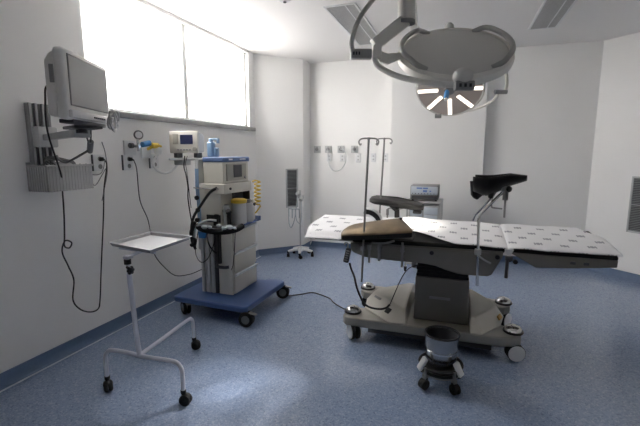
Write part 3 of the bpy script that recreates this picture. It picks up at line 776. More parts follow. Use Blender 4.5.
for lo_, hi_ in (([(2.07, 3.50), (2.10, 3.28), (2.34, 3.055), (2.49, 3.055), (2.49, 3.91), (2.34, 3.91), (2.10, 3.72)], [(2.15, 3.50), (2.17, 3.46), (2.435, 3.16), (2.47, 3.15), (2.47, 3.82), (2.435, 3.82), (2.17, 3.56)]),
                 ([(2.96, 3.055), (3.05, 3.055), (3.20, 3.28), (3.24, 3.48), (3.20, 3.72), (3.03, 3.91), (2.96, 3.91)], [(2.965, 3.15), (2.99, 3.16), (3.15, 3.42), (3.165, 3.48), (3.15, 3.55), (2.99, 3.82), (2.965, 3.82)])):
    bm = B(); loft(bm, [[Vector((*p, .199)) for p in lo_], [Vector((*p, .30)) for p in hi_]])
    obj('base_hump', bm, 'base_cover', t, bevel=.012)
bm = B(); rbox(bm, (2.185, 3.36, .252), (.09, .10, .008), rotz(.78) @ Matrix.Rotation(-.85, 3, 'Y'), .003); obj('control_label', bm, 'grey', t)
bm = B(); rbox(bm, (2.325, 3.175, .252), (.055, .015, .05), rotz(-.75) @ Matrix.Rotation(-.75, 3, 'X'), .005); obj('foot_switch', bm, 'black', t)
bm = B(); rbox(bm, (3.19, 3.34, .25), (.012, .07, .035), rotz(-.35) @ Matrix.Rotation(-.6, 3, 'Y'), .002); obj('warning_label', bm, 'orange', t)
for x, y in ((2.025, 3.18), (2.015, 3.82), (3.265, 3.82), (3.275, 3.20)):
    bm = B(); lathe(bm, [(0, 0), (.07, 0), (.074, .008), (.07, .018), (0, .018)], (x, y, .198), n=24); lk = obj('swivel_ring', bm, 'black', t)
    bm = B(); lathe(bm, [(.064, .016), (.06, .034), (.045, .048), (.022, .053), (.018, .058), (0, .060)], (x, y, .199), n=24); lathe(bm, [(0, .015), (.064, .016)], (x, y, .199), n=24); obj('swivel_cap', bm, 'chrome', lk)
def table_caster(x, y, rz):
    d = Vector((math.cos(rz), math.sin(rz), 0)); side = Vector((-d.y, d.x, 0)); r = .066
    c = Vector((x, y, r))
    b_ = B()
    for s in (-1, 1): lathe(b_, [(0, -.013), (r * .86, -.014), (r, -.009), (r, .009), (r * .86, .014), (0, .013)], c + side * s * .024, side, 26)
    w = obj('caster', b_, 'rubber', OT)
    b_ = B()
    for s in (-1, 1): lathe(b_, [(0, 0), (r * .93, 0), (r * .88, .007), (0, .009)], c + side * s * .037, side * s, 26)
    obj('wheel_cover', b_, 'white', w)
    b_ = B(); cyl(b_, c + Vector((0, 0, .0)), (x, y, .13), .018, n=12); rbox(b_, c + Vector((0, 0, .045)), (.05, .018, .05), rotz(rz), .006); obj('caster_fork', b_, 'grey_d', w)
table_caster(2.055, 3.10, 2.2); table_caster(3.29, 3.15, .25); table_caster(3.27, 3.78, 1.0); table_caster(2.03, 3.80, .9)
# column
bm = B(); loft(bm, [[Vector(p) for p in ((2.53, 3.20, .20), (2.95, 3.20, .20), (2.95, 3.66, .20), (2.53, 3.66, .20))], [Vector(p) for p in ((2.535, 3.20, .565), (2.945, 3.20, .565), (2.945, 3.66, .565), (2.535, 3.66, .565))]]); cl = obj('column_cover', bm, 'panel_steel', t, bevel=.008)
bm = B(); rbox(bm, (2.73, 3.198, .40), (.16, .006, .022), None, .003); obj('name_plate', bm, 'grey', cl)
bm = B()
for k in range(5):
    z = .562 + k * .027; e = .006 * (k % 2)
    box(bm, 2.54 + e, 2.94 - e, 3.21 + e, 3.65 - e, z, z + .028, .006)
obj('bellows', bm, 'bellows', t)
# main chassis with the stepped underside
mp = [(2.015, .826), (2.02, .765), (2.04, .745), (2.139, .713), (2.318, .704), (2.60, .70), (2.69, .69), (2.762, .665), (2.85, .643), (2.90, .640), (3.063, .645), (3.09, .66), (3.157, .80), (3.16, .840)]
bm = B(); prism(bm, [(x, z) for x, z in mp], (0, 3.10, 0), (1, 0, 0), (0, 0, 1), (0, .05, 0))
prism(bm, [(x, z + .06) for x, z in mp if z < .9], (0, 3.76, 0), (1, 0, 0), (0, 0, 1), (0, .05, 0))
prism(bm, [(2.03, .79), (2.03, .75), (2.3, .715), (2.75, .70), (3.06, .69), (3.14, .80)], (0, 3.15, 0), (1, 0, 0), (0, 0, 1), (0, .61, .0))
obj('chassis', bm, 'panel_steel', t, bevel=.005)
for x, z in ((2.66, .795), (2.13, .79), (3.12, .80), (3.20, .79), (3.24, .775)):
    bm = B(); cyl(bm, (x, 3.10, z), (x, 3.078, z), .016, n=14); obj('pivot_bolt', bm, 'black', t)
fp = [(3.20, .838), (3.27, .80), (3.375, .742), (3.60, .757), (3.86, .786), (3.862, .834)]
bm = B(); prism(bm, fp, (0, 3.10, 0), (1, 0, 0), (0, 0, 1), (0, .045, 0)); prism(bm, [(x, z + .06) for x, z in fp], (0, 3.76, 0), (1, 0, 0), (0, 0, 1), (0, .045, 0))
prism(bm, [(3.30, .80), (3.40, .765), (3.84, .795), (3.84, .83)], (0, 3.145, 0), (1, 0, 0), (0, 0, 1), (0, .615, 0))
fs = obj('leg_section_frame', bm, 'panel_steel', t, bevel=.005)
bm = B()
for x in (3.60, 3.68): rbox(bm, (x, 3.096, .797), (.035, .008, .02), None, .004)
obj('rail_block', bm, 'grey_d', fs)
bm = B(); box(bm, 1.64, 2.06, 3.28, 3.34, .79, .815, .006); box(bm, 1.64, 2.06, 3.58, 3.64, .80, .84, .006); obj('head_section_frame', bm, 'panel_steel', t)
def pad(name, x0, x1, v0, v1, w0, w1):
    b_ = B(); loft(b_, [[tp(x0, v0, w0), tp(x1, v0, w0), tp(x1, v1, w0), tp(x0, v1, w0)], [tp(x0, v0, w1), tp(x1, v0, w1), tp(x1, v1, w1), tp(x0, v1, w1)]])
    return obj(name, b_, 'vinyl', t, bevel=.014)
pad('leg_pad', 3.21, 3.868, -.352, .33, -.05, -.012)
pad('seat_pad', 2.34, 3.17, -.352, .33, -.05, -.008)
pad('back_pad', 2.02, 2.52, -.33, .33, -.055, -.004)
pad('head_pad', 1.62, 2.0, -.30, .32, -.05, -.008)
# rail and hinge pieces
bm = B(); tube(bm, [(2.05, 3.085, .80), (2.55, 3.085, .81), (3.06, 3.085, .815)], 0, flat=(.012, .005)); obj('side_rail', bm, 'panel_steel', t)
bm = B(); rbox(bm, (3.195, 3.075, .80), (.05, .03, .03), None, .006); cyl(bm, (3.185, 3.072, .80), (3.185, 3.072, .655), .012, n=12); obj('hinge_pin', bm, 'grey_d', t)
for x, y, z0, z1, r in ((2.44, 3.07, .665, .86, .0095), (2.26, 3.07, .70, .83, .012), (2.18, 3.07, .68, .82, .010), (2.545, 3.45, .44, .70, .008), (2.50, 3.40, .58, .70, .02)):
    bm = B(); cyl(bm, (x, y, z0), (x, y, z1), r, n=12)
    if y < 3.2: rbox(bm, (x, y + .01, .805), (.03, .04, .045), None, .005)
    obj('accessory_post', bm, 'steel_d', t)
bm = B(); tube(bm, [(2.20, 3.06, .845), (2.30, 3.05, .85), (2.38, 3.05, .875)], .008, 8, 4); obj('clamp_lever', bm, 'steel_d', t)

# printed sheet
def smooth(a, b, x):
    s = max(0, min(1, (x - a) / (b - a))); return s * s * (3 - 2 * s)
def vnear(x):
    if x > 2.9: return -.352
    if x > 2.45: return -.10 - .252 * smooth(2.45, 2.86, x)
    if x > 2.0: return -.10
    return -.10 - .25 * (1 - smooth(1.92, 2.0, x))
def sheet_f(a, b_):
    s = a * 2.42                       # arc length from the right end
    x = 3.885 - s
    drop = 0
    if x < 1.60:                       # hangs over the head end
        e = 1.60 - x; x = 1.60 - .075 * math.sin(min(e / .075, PI / 2)); drop = max(0, e - .04) * .95
    vn = vnear(x) - .012; vf = .355
    v = vn + (vf - vn) * b_
    w = .0035 * math.sin(x * 19 + v * 4) * math.sin(v * 13 + x * 3)
    w += .022 * math.exp(-((x - 2.42) / .16) ** 2) * (.5 + .5 * smooth(-.1, .2, v))
    w += .008 * math.exp(-((x - 2.75) / .25) ** 2)
    edge = max(0, (abs(v - .0) - .325) / .03)
    w -= .005 * min(1.2, edge) ** 2
    if x < 1.97 and v < -.25: w -= .03 * smooth(-.25, -.34, v)
    w -= .009 * math.exp(-((x - 3.19) / .014) ** 2)       # dips into the gap between the sections
    p = tp(x, v, w + .004); p.z -= drop * (1 - .35 * smooth(-.1, -.36, v) - .3 * smooth(.1, .36, v)); p.x += .0 if x > 1.6 else .14 * smooth(-.05, -.36, v)
    if x > 3.7 and v > 0: p.x -= .10 * smooth(0, .36, v) * smooth(3.7, 3.88, x)
    return p
bm = B(); surf(bm, sheet_f, 150, 40)
tag(obj('table_sheet', bm, 'sheet', solid=.004), 'white sheet printed with small grey marks covering the operating table', 'sheet')
bm = B(); loft(bm, [[V(3.165, 3.085, .862), V(3.225, 3.085, .858), V(3.225, 3.12, .865), V(3.165, 3.12, .868)], [V(3.175, 3.085, .835), V(3.21, 3.085, .83), V(3.21, 3.10, .835), V(3.175, 3.10, .84)], [V(3.188, 3.085, .80), V(3.198, 3.085, .79), V(3.198, 3.09, .795), V(3.188, 3.09, .80)]])
tag(obj('cloth_corner', bm, 'white'), 'white cloth corner poking through the gap between the table sections', 'cloth')

# near arm board
t = thing('arm_board', 'tapered arm board with a tan top lit by the lamp, near side of table', 'arm board', (2.23, 3.12, .85))
def ab_pt(a, b_, w):      # a along to the right, b away, w up
    return Vector((1.945 + .572 * a, 3.02 + .25 * b_, .893 + .066 * a + (.052 + .022 * a) * b_ + w))
outl = [(.06, .0), (.02, .06), (0, .2), (.0, .45), (.03, .7), (.10, .86), (.25, .95), (.55, 1.0), (.78, 1.03), (.80, .98), (.92, .45), (1.0, .08), (.995, .0), (.6, -.02), (.25, -.02)]
def inset(o, k, cx=.5, cy=.5): return [(cx + (a - cx) * (1 - k * .6), cy + (b_ - cy) * (1 - k)) for a, b_ in o]
bm = B(); loft(bm, [[ab_pt(a, b_, -.045) for a, b_ in inset(outl, .06)], [ab_pt(a, b_, -.036) for a, b_ in outl], [ab_pt(a, b_, -.006) for a, b_ in outl]]); obj('board', bm, 'vinyl', t)
bm = B(); loft(bm, [[ab_pt(a, b_, -.007) for a, b_ in outl], [ab_pt(a, b_, .002) for a, b_ in outl], [ab_pt(a, b_, .010) for a, b_ in inset(outl, .08)], [ab_pt(a, b_, .014 + .006 * (b_ > .5)) for a, b_ in inset(outl, .35)]]); obj('pad_top', bm, 'tan', t, label='tan worn pad top', angle=60)
bm = B(); cyl(bm, (2.40, 3.235, 1.0), (2.40, 3.235, 1.03), .012, n=10); obj('knob', bm, 'black', t)
# far arm board on its post
t = thing('arm_board', 'raised dark arm board on a post at the far side of the table', 'arm board', (2.28, 3.82, .9))
def fb(a, b_, w): return Vector((2.02 + .51 * a, 3.76 + .15 * b_, 1.105 + .018 * math.sin(a * PI) - .06 * a + .03 * b_ + w))
o2 = [(.05, 0), (0, .2), (0, .8), (.06, 1), (.5, 1.05), (.92, 1), (1, .8), (1, .2), (.93, 0), (.5, -.05)]
bm = B(); loft(bm, [[fb(.02 + .96 * a, b_, -.045) for a, b_ in inset(o2, .15)], [fb(a, b_, -.03) for a, b_ in o2], [fb(a, b_, -.006) for a, b_ in o2], [fb(a, b_, .004) for a, b_ in inset(o2, .15)]]); obj('pad', bm, 'vinyl_g', t, angle=60)
bm = B(); cyl(bm, (2.29, 3.80, .83), (2.285, 3.80, 1.055), .024, n=14); tube(bm, [(2.285, 3.79, 1.0), (2.25, 3.78, 1.03), (2.22, 3.78, 1.06)], .014, 8, 3); obj('post', bm, 'vinyl_g', t)
bm = B(); cyl(bm, (2.20, 3.775, .88), (2.20, 3.775, .965), .008, n=10); rbox(bm, (2.20, 3.775, .99), (.024, .024, .06), None, .006); tube(bm, [(2.20, 3.775, 1.02), (2.23, 3.775, 1.03), (2.28, 3.78, 1.01)], .006, 8, 3); tube(bm, [(2.30, 3.79, 1.02), (2.37, 3.78, 1.04)], .006, 8); obj('clamp', bm, 'steel_d', t)
bm = B(); rbox(bm, (2.475, 3.80, 1.0), (.08, .05, .03), None, .01); obj('lock_knob', bm, 'black', t)
# curved restraint beside it
t = thing('leg_restraint', 'curved black strap bracket with a painted top highlight behind the first pole', 'restraint', (2.16, 3.66, .9))
arc = [(2.0, 3.68, 1.005), (2.06, 3.68, .995), (2.105, 3.68, .97), (2.14, 3.68, .93), (2.155, 3.68, .86)]
bm = B(); tube(bm, arc, 0, smooth=5, flat=(.02, .035)); obj('strap', bm, 'vinyl', t)
bm = B(); tube(bm, [(x + .014, y, z + .026) for x, y, z in arc], 0, smooth=5, flat=(.004, .033)); obj('edge', bm, 'white', t, label='painted highlight along the top edge')  # white band stands in for the highlight on the black strap

# poles
def iv_pole(x, y, z0, z1, ztop, lab, tw):
    p = thing('drip_pole', lab, 'drip pole', (x, y, z0), 'drip poles on the operating table')
    b_ = B(); tube(b_, [(x, y, z0), (x + .027, y, z1 - .3), (x + .038, y, z1)], .0085, 10); obj('rod', b_, 'steel_d', p)
    b_ = B(); d = Vector((math.cos(tw), math.sin(tw), 0)); c = Vector((x + .038, y, z1))
    tube(b_, [c - d * .055 + V(0, 0, -.035), c - d * .066 + V(0, 0, -.045), c - d * .075 + V(0, 0, -.02), c - d * .056 + V(0, 0, .0), c - d * .02 + V(0, 0, .004), c + d * .02 + V(0, 0, .004), c + d * .056 + V(0, 0, .0), c + d * .075 + V(0, 0, -.02), c + d * .066 + V(0, 0, -.045), c + d * .055 + V(0, 0, -.035)], .006, 8, 5)
    ball(b_, c, .012, n=10); obj('hook_bar', b_, 'steel_d', p)
    b_ = B(); rbox(b_, (x + .003, y + .004, .80), (.04, .03, .045), None, .006); obj('clamp', b_, 'steel_d', p)
iv_pole(2.127, 3.045, .52, 1.655, 0, 'drip pole on the near side of the table, its rod passing the tan arm board', .15)
iv_pole(2.105, 3.835, .75, 1.68, 0, 'drip pole on the far side of the table, behind the dark arm board', -.1)

# knee crutch
t = thing('knee_crutch', 'black knee crutch cup on a bent steel rod above the white sheet', 'knee crutch', (2.98, 3.08, .58))
bm = B(); tube(bm, [(2.995, 3.06, .58), (2.985, 3.06, .87), (2.978, 3.06, 1.07), (2.985, 3.065, 1.105), (3.02, 3.08, 1.15), (3.135, 3.12, 1.275)], .0105, 10); obj('rod', bm, 'chrome', t)
bm = B(); tube(bm, [(2.94, 3.14, 1.05), (2.955, 3.14, 1.095), (3.06, 3.16, 1.22), (3.09, 3.17, 1.27)], .008, 8); obj('brace_rod', bm, 'chrome', t)
bm = B(); rbox(bm, (2.985, 3.06, .835), (.045, .035, .045), None, .006); tube(bm, [(2.98, 3.045, .815), (3.03, 3.03, .785), (3.075, 3.025, .765)], .007, 8); obj('rail_clamp', bm, 'steel', t)
bm = B(); cyl(bm, (3.148, 3.115, 1.215), (3.148, 3.115, 1.29), .019, n=14); rbox(bm, (3.145, 3.12, 1.295), (.05, .045, .04), None, .01); obj('joint', bm, 'steel_d', t)
bm = B(); cyl(bm, (3.148, 3.10, 1.09), (3.148, 3.11, 1.24), .0075, n=10); tube(bm, [(3.065, 3.14, 1.24), (3.062, 3.13, 1.165), (3.068, 3.13, 1.155), (3.135, 3.13, 1.15)], .006, 8); obj('clamp_lever', bm, 'steel_d', t)
# cup: a half-pipe trough, swept along its own axis
ca = Vector((.99, -.10, .03)).normalized()
cs_ = Vector((.05, .97, -.2)); cs_ = (cs_ - ca * cs_.dot(ca)).normalized(); cu = ca.cross(cs_).normalized()
if cu.z < 0: cu = -cu
CC = V(3.085, 3.17, 1.385)
def cup_f(a, b_):
    L_ = -.15 + .345 * a
    w_ = .108 * (1 - .80 * max(0, a - .25) ** 1.25 / .75 ** 1.25) * (.84 + .16 * smooth(0, .25, a))
    th = math.radians(-88 + 204 * b_)
    return CC + ca * L_ + cs_ * (math.sin(th) * (w_ * .75 + .035)) + cu * (-math.cos(th) * w_ * 1.0 - w_ * .62 + .038 - .03 * max(0, a - .7) / .3)
bm = B(); surf(bm, cup_f, 16, 18); obj('cup', bm, 'vinyl', t, solid=.022, angle=60)
def flap_f(a, b_):
    return V(2.912 + .085 * a + .012 * b_, 3.13 + .035 * math.sin(PI * a) + .02 * b_, 1.345 - (.105 + .035 * math.sin(PI * min(1, a * 1.15))) * b_)
bm = B(); surf(bm, flap_f, 8, 10); obj('calf_flap', bm, 'vinyl_g', t, solid=.016, angle=60)
bm = B(); rbox(bm, (3.06, 3.15, 1.275), (.035, .06, .11), Matrix.Rotation(.15, 3, 'Y'), .012); rbox(bm, (3.15, 3.15, 1.315), (.06, .06, .05), None, .014); ball(bm, (3.165, 3.115, 1.295), .025, n=10); obj('cup_bracket', bm, 'black', t)

# hand control
t = thing('hand_control', 'dark grey hand control hanging by its cord from the table end', 'hand control', (2.0, 3.06, .66))
Rh = Matrix.Rotation(math.radians(-12), 3, 'Y')
bm = B(); rbox(bm, (2.003, 3.055, .728), (.045, .03, .125), Rh.inverted(), .01); obj('body', bm, 'grey_d', t)
bm = B()
for k in range(5): rbox(bm, V(2.003, 3.055, .728) + Rh.inverted() @ V(.0, -.0155, .04 - .02 * k), (.026, .004, .010), Rh.inverted(), .002)
obj('button', bm, 'grey', t)
bm = B(); tube(bm, [(1.975, 3.065, .81), (1.985, 3.06, .83), (2.005, 3.07, .82), (2.0, 3.06, .78)], .006, 8, 4); obj('hook', bm, 'steel_d', t)
bm = B(); tube(bm, [(2.022, 3.055, .665), (2.035, 3.055, .62), (2.063, 3.055, .552), (2.085, 3.05, .47), (2.115, 3.045, .40), (2.15, 3.04, .345), (2.20, 3.035, .318), (2.278, 3.035, .313), (2.33, 3.035, .33), (2.36, 3.04, .36)], .0085, 8, 6); tube(bm, [(2.36, 3.04, .36), (2.40, 3.06, .471), (2.43, 3.08, .55), (2.461, 3.10, .613), (2.50, 3.14, .65), (2.56, 3.2, .66)], .0035, 6, 6); obj('cord', bm, 'black', t)

# ------------------------------------------------------------------ kick bucket
KX, KY = 2.772, 2.66
t = thing('kick_bucket', 'steel bucket in a wheeled ring frame on the floor before the table', 'bucket', (KX, KY, 0))
bm = B(); lathe(bm, [(0, .062), (.082, .062), (.088, .07), (.112, .352), (.110, .354), (.104, .352), (.084, .08), (0, .076)], (KX, KY, 0), n=40)
bu = obj('pail', bm, 'pail_steel', t)
bm = B(); lathe(bm, [(0, .080), (.080, .081), (.1035, .345), (.1025, .346), (.079, .083), (0, .082)], (KX, KY, 0), n=40); obj('pail_inside_shade', bm, 'grey_d', bu)  # dark inner skin paints the deep shade inside the steel pail
bm = B(); tube(bm, [(KX + .111 * math.cos(a * PI / 20), KY + .111 * math.sin(a * PI / 20), .353) for a in range(40)], .0065, 8, closed=True); obj('rim', bm, 'inkdark', bu)
bm = B(); lathe(bm, [(.1000, .235), (.1045, .235), (.1055, .248), (.1010, .248)], (KX, KY, 0), n=36); obj('pail_band', bm, 'chrome', bu)
bm = B(); tube(bm, [(KX + .09, KY - .02, .345), (KX + .08, KY - .015, .27), (KX + .07, KY, .20)], .006, 8); obj('pail_handle', bm, 'chrome', bu)
bm = B()
for z, r in ((.108, .132), (.142, .138)):
    tube(bm, [(KX + r * math.cos(a * PI / 16), KY + r * math.sin(a * PI / 16), z) for a in range(32)], .010, 8, closed=True)
fr = obj('ring_frame', bm, 'rubber', t)
bm = B()
lathe(bm, [(.092, .085), (.13, .085), (.13, .10), (.092, .10), (.092, .085)], (KX, KY, 0), n=36); obj('ring_plate', bm, 'steel_d', fr)
for k, a in enumerate((-130, -50, 40, 140)):
    r = math.radians(a); d = Vector((math.cos(r), math.sin(r), 0)); e = V(KX, KY, 0) + d * .140
    bm = B(); cyl(bm, e + V(0, 0, .06), e + V(0, 0, .15), .012, n=12); rbox(bm, e + V(0, 0, .085), (.036, .032, .035), rotz(r), .008); obj('leg', bm, 'steel_d', t)
    small_caster(e.x, e.y, t, r=.034, w=.028, rz=r, stem=.078)
for s in (-1, 1):
    r = math.radians(-90 + s * 52); d = Vector((math.cos(r), math.sin(r), 0)); e = V(KX, KY, 0) + d * .145
    bm = B(); rbox(bm, e + V(0, 0, .16), (.024, .042, .10), rotz(r) @ Matrix.Rotation(s * .35, 3, 'X') @ Matrix.Rotation(-.25, 3, 'Y'), .006); obj('bumper', bm, 'white', t)

# ------------------------------------------------------------------ electrosurgical unit on its cart
EX, EY = 2.425, 5.2
t = thing('equipment_cart', 'grey metal equipment cart behind the operating table by the pier', 'cart', (EX, EY + .2, 0))
bm = B()
for x in (EX - .21, EX + .205):
    for y in (EY, EY + .40): box(bm, x - .01, x + .012, y, y + .025, .06, .93, .003)
box(bm, EX - .22, EX + .22, EY, EY + .42, .915, .938, .005)
box(bm, EX - .2, EX + .2, EY + .01, EY + .41, .45, .47, .004); box(bm, EX - .2, EX + .2, EY + .01, EY + .41, .10, .12, .004)
obj('frame', bm, 'grey_l', t)
bm = B(); box(bm, EX - .185, EX + .185, EY + .02, EY + .38, .66, .88, .008); dw = obj('drawer_unit', bm, 'grey_l', t)
bm = B(); box(bm, EX - .17, EX - .02, EY + .008, EY + .022, .68, .86, .004); box(bm, EX + .0, EX + .17, EY + .008, EY + .022, .68, .76, .004); box(bm, EX + .0, EX + .17, EY + .008, EY + .022, .77, .86, .004); obj('front_panel', bm, 'esu_panel', dw)
for x in (EX - .21, EX + .205):
    for y in (EY + .012, EY + .412):
        bm = B(); lathe(bm, [(0, -.012), (.03, -.012), (.03, .012), (0, .012)], (x, y, .03), (1, 0, 0), 14); box(bm, x - .018, x + .018, y - .012, y + .012, .03, .065); obj('caster', bm, 'rubber', t)
t = thing('electrosurgical_unit', 'light grey electrosurgical unit with a blue panel on the equipment cart', 'medical unit', (EX, EY + .18, .94))
bm = B(); box(bm, EX - .18, EX + .17, EY + .03, EY + .36, .955, 1.135, .01); obj('case', bm, 'grey', t)
bm = B(); box(bm, EX - .17, EX + .16, EY + .02, EY + .034, 1.02, 1.125, .004); obj('front_panel', bm, 'esu_panel', t)
bm = B()
for x0, x1, z0, z1 in ((-.02, .03, 1.055, 1.08), (.06, .08, 1.06, 1.075)): box(bm, EX + x0, EX + x1, EY + .0165, EY + .021, z0, z1)
for x0, x1 in ((-.10, -.03), (-.02, .04)): box(bm, EX + x0, EX + x1, EY + .0165, EY + .021, 1.095, 1.112)
obj('display', bm, 'esu_blue', t)
bm = B()
for k in range(8): cyl(bm, (EX - .15 + k * .038, EY + .02, 1.035), (EX - .15 + k * .038, EY + .012, 1.035), .006, n=8)
obj('knobs', bm, 'grey_d', t)
bm = B(); box(bm, EX - .16, EX + .15, EY + .022, EY + .035, .965, 1.005, .003); obj('socket_strip', bm, 'grey_d', t)
bm = B()
for x in (-.15, .14):
    for y in (.06, .32): cyl(bm, (EX + x, EY + y, .938), (EX + x, EY + y, .958), .014, n=10)
obj('foot', bm, 'black', t)

# ------------------------------------------------------------------ surgical lamps
hd = Vector((-.3276, .9448, 0)); rt = Vector((.9448, .3276, 0)); ZU = Vector((0, 0, 1))
def disc_frame(el, yaw=0):
    """light direction: heading away from camera, el degrees below horizontal"""
    h = Matrix.Rotation(yaw, 3, 'Z') @ hd; e = math.radians(el)
    d = h * math.cos(e) - ZU * math.sin(e)
    x = Vector((h.y, -h.x, 0)); y = x.cross(-d) * -1
    y = (ZU - d * ZU.dot(d)).normalized()
    return x.normalized(), y, d

HC = V(2.768, 2.64, 2.155); HRAD = .338
hx, hy, hdn = disc_frame(52, math.radians(-9))
t = thing('surgical_lamp', 'large grey surgical lamp head seen from behind on the ceiling column', 'surgical lamp', (2.483, 2.573, CE))
BIG = t
bm = B(); cyl(bm, (2.483, 2.573, CE), (2.483, 2.573, 2.335), .05, n=32); lathe(bm, [(0, 0), (.11, 0), (.11, -.03), (.06, -.05), (0, -.05)], (2.483, 2.573, CE)); obj('column', bm, 'lampgrey', t)
bm = B(); cyl(bm, (2.483, 2.573, 2.335), (2.483, 2.573, 2.315), .053, n=32); obj('column_collar', bm, 'grey', t)
J = V(2.28, 2.475, 2.165)
bm = B(); tube(bm, [(2.478, 2.572, 2.335), V(2.312, 2.475, 2.185)], 0, flat=(.038, .03)); obj('spring_arm', bm, 'lamparm', t, bevel=.008)
bm = B(); rbox(bm, V(2.330, 2.472, 2.142), (.055, .05, .085), rotz(.33), .012); obj('elbow', bm, 'lamparm', t)
bm = B(); rbox(bm, V(2.244, 2.428, 2.128), (.125, .055, .056), rotz(.33), .008); jb = obj('joint_box', bm, 'hoop_grey', t)
bm = B()
for k in range(3): rbox(bm, V(2.244, 2.428, 2.128) + rotz(.33) @ V(-.045 + k * .016, -.0285, 0), (.009, .003, .018), rotz(.33))
obj('box_marking', bm, 'inkdark', jb)
def hp(a, r, off=0): return HC + hx * math.cos(a) * r + hy * math.sin(a) * r - hdn * off
bm = B(); prism(bm, [(0, -.035), (.0, .03), (.05, .012), (.14, .02), (.14, -.015), (.05, -.05)], V(2.345, 2.475, 2.125), rt, ZU, hd * .03); obj('side_bracket', bm, 'lamparm', t, bevel=.006)
bm = B(); tube(bm, [V(2.318, 2.465, 2.125), V(2.322, 2.459, 2.099), V(2.345, 2.450, 2.057), V(2.406, 2.433, 2.018), V(2.481, 2.400, 1.980), V(2.599, 2.348, 1.940), V(2.708, 2.307, 1.914), V(2.80, 2.294, 1.902)], .0165, 12, 5); obj('lower_yoke', bm, 'lampgrey', t)
bm = B(); tube(bm, [V(2.196, 2.413, 2.14), V(2.186, 2.428, 2.203), V(2.197, 2.468, 2.292), V(2.220, 2.522, 2.379), V(2.261, 2.581, 2.462), V(2.319, 2.640, 2.558), V(2.40, 2.64, 2.66), V(2.45, 2.59, 2.72)], .0145, 12, 5); obj('cable_hoop', bm, 'hoop_grey', t)
# head: dished back shell with rim
bm = B(); lathe(bm, [(0, .012), (HRAD * .5, .010), (HRAD * .86, .003), (HRAD * .9, 0)], HC, -hdn, 56); bsh = obj('back_cover', bm, 'lampgrey', t, solid=.004)
bm = B(); lathe(bm, [(HRAD * .895, .004), (HRAD * .93, .008), (HRAD * .985, -.004), (HRAD, -.022), (HRAD * .99, -.045), (HRAD * .94, -.058), (HRAD * .92, -.055), (HRAD * .92, -.01), (HRAD * .895, .004)], HC, -hdn, 56); obj('rim', bm, 'lamparm', t)
bm = B(); lathe(bm, [(0, -.05), (HRAD * .93, -.05)], HC, -hdn, 56); obj('lens_face', bm, 'lampface', t, solid=.004)
for k in range(8):
    a = 2 * PI * k / 8 + .2
    bm = B(); c = HC + (hx * math.cos(a) + hy * math.sin(a)) * .20 + hdn * .055
    rbox(bm, c, (.22, .032, .006), Matrix((hx * math.cos(a) + hy * math.sin(a), -hx * math.sin(a) + hy * math.cos(a), hdn)).transposed(), .003); obj('led_strip', bm, 'led', t)
for a0, a1 in ((118, 232), (-52, 62)):
    bm = B(); n_ = 12; pts = []
    for k in range(n_ + 1):
        a = math.radians(a0 + (a1 - a0) * k / n_); e = min(k, n_ - k)
        pts.append(hp(a, HRAD * (.84 if e == 0 else .93), (.0, .025, .036)[min(e, 2)]))
    tube(bm, pts, .0155, 10, 3); obj('handrail', bm, 'hoop_grey', t)
bm = B(); ball(bm, V(2.822, 2.292, 1.945), .052, (1, 1, .85), 24); obj('pivot_dome', bm, 'lampgrey', t)
bm = B(); ball(bm, hp(PI / 2, HRAD * 1.02), .03, n=12); obj('pivot_knob', bm, 'lampgrey', t)
bx = V(2.83, 2.285, 1.895)
bm = B(); rbox(bm, bx, (.10, .045, .048), rotz(.33), .006); cb = obj('control_box', bm, 'grey', t)
bm = B()
for k in range(3): rbox(bm, bx + rotz(.33) @ V(-.026 + k * .026, -.0235, 0), (.013, .004, .018), rotz(.33), .002)
obj('keypad', bm, 'inkdark', cb)

# second lamp, facing the room
H2 = V(2.71, 3.92, 2.115); R2_ = .30
fdn = V(-.03, -math.cos(math.radians(44)), -math.sin(math.radians(44))).normalized()
fx = V(1, 0, 0); fx = (fx - fdn * fx.dot(fdn)).normalized(); fy = fx.cross(fdn).normalized()
if fy.z < 0: fy = -fy
t = thing('surgical_lamp', 'smaller round surgical lamp with glowing radial strips facing the room', 'surgical lamp', (2.483, 2.573, 2.62))
bm = B(); lathe(bm, [(0, 0), (R2_ * .94, 0), (R2_ * .94, -.02)], H2, fdn, 56); obj('lens_face', bm, 'lampface', t, solid=.004)
bm = B(); lathe(bm, [(R2_ * .93, .002), (R2_ * .97, .008), (R2_, .0), (R2_, -.04), (R2_ * .9, -.075), (R2_ * .5, -.10), (0, -.11)], H2, fdn, 56); obj('shell', bm, 'lampgrey', t)
for k in range(8):
    a = math.radians(2 + 45 * k); dr = fx * math.cos(a) + fy * math.sin(a)
    bm = B(); rbox(bm, H2 + dr * .19 + fdn * .004, (.18, .034, .006), Matrix((dr, fdn.cross(dr), fdn)).transposed(), .003, 2); obj('led_strip', bm, 'led', t)
bm = B(); lathe(bm, [(0, 0), (.045, 0), (.045, .02), (.03, .03), (0, .03)], H2, fdn, 24); hb = obj('centre_hub', bm, 'grey', t)
bm = B(); lathe(bm, [(0, .03), (.02, .03), (.024, .08), (.02, .13), (0, .135)], H2 - fx * .02, fdn, 18); obj('handle', bm, 'blue_b', hb)
bm = B(); ball(bm, H2 - fx * .02 + fdn * .14, .017, n=10); obj('handle_tip', bm, 'white', hb)
yr = .46
yn = (-hd * math.cos(math.radians(60)) - ZU * math.sin(math.radians(60))).normalized()
yy = (ZU - yn * ZU.dot(yn)).normalized()
def y2(a): return H2 + rt * math.cos(a) * yr + yy * math.sin(a) * yr * 1.0 - ZU * .02
pv = H2 + fy * -R2_ * .98 - fx * .10
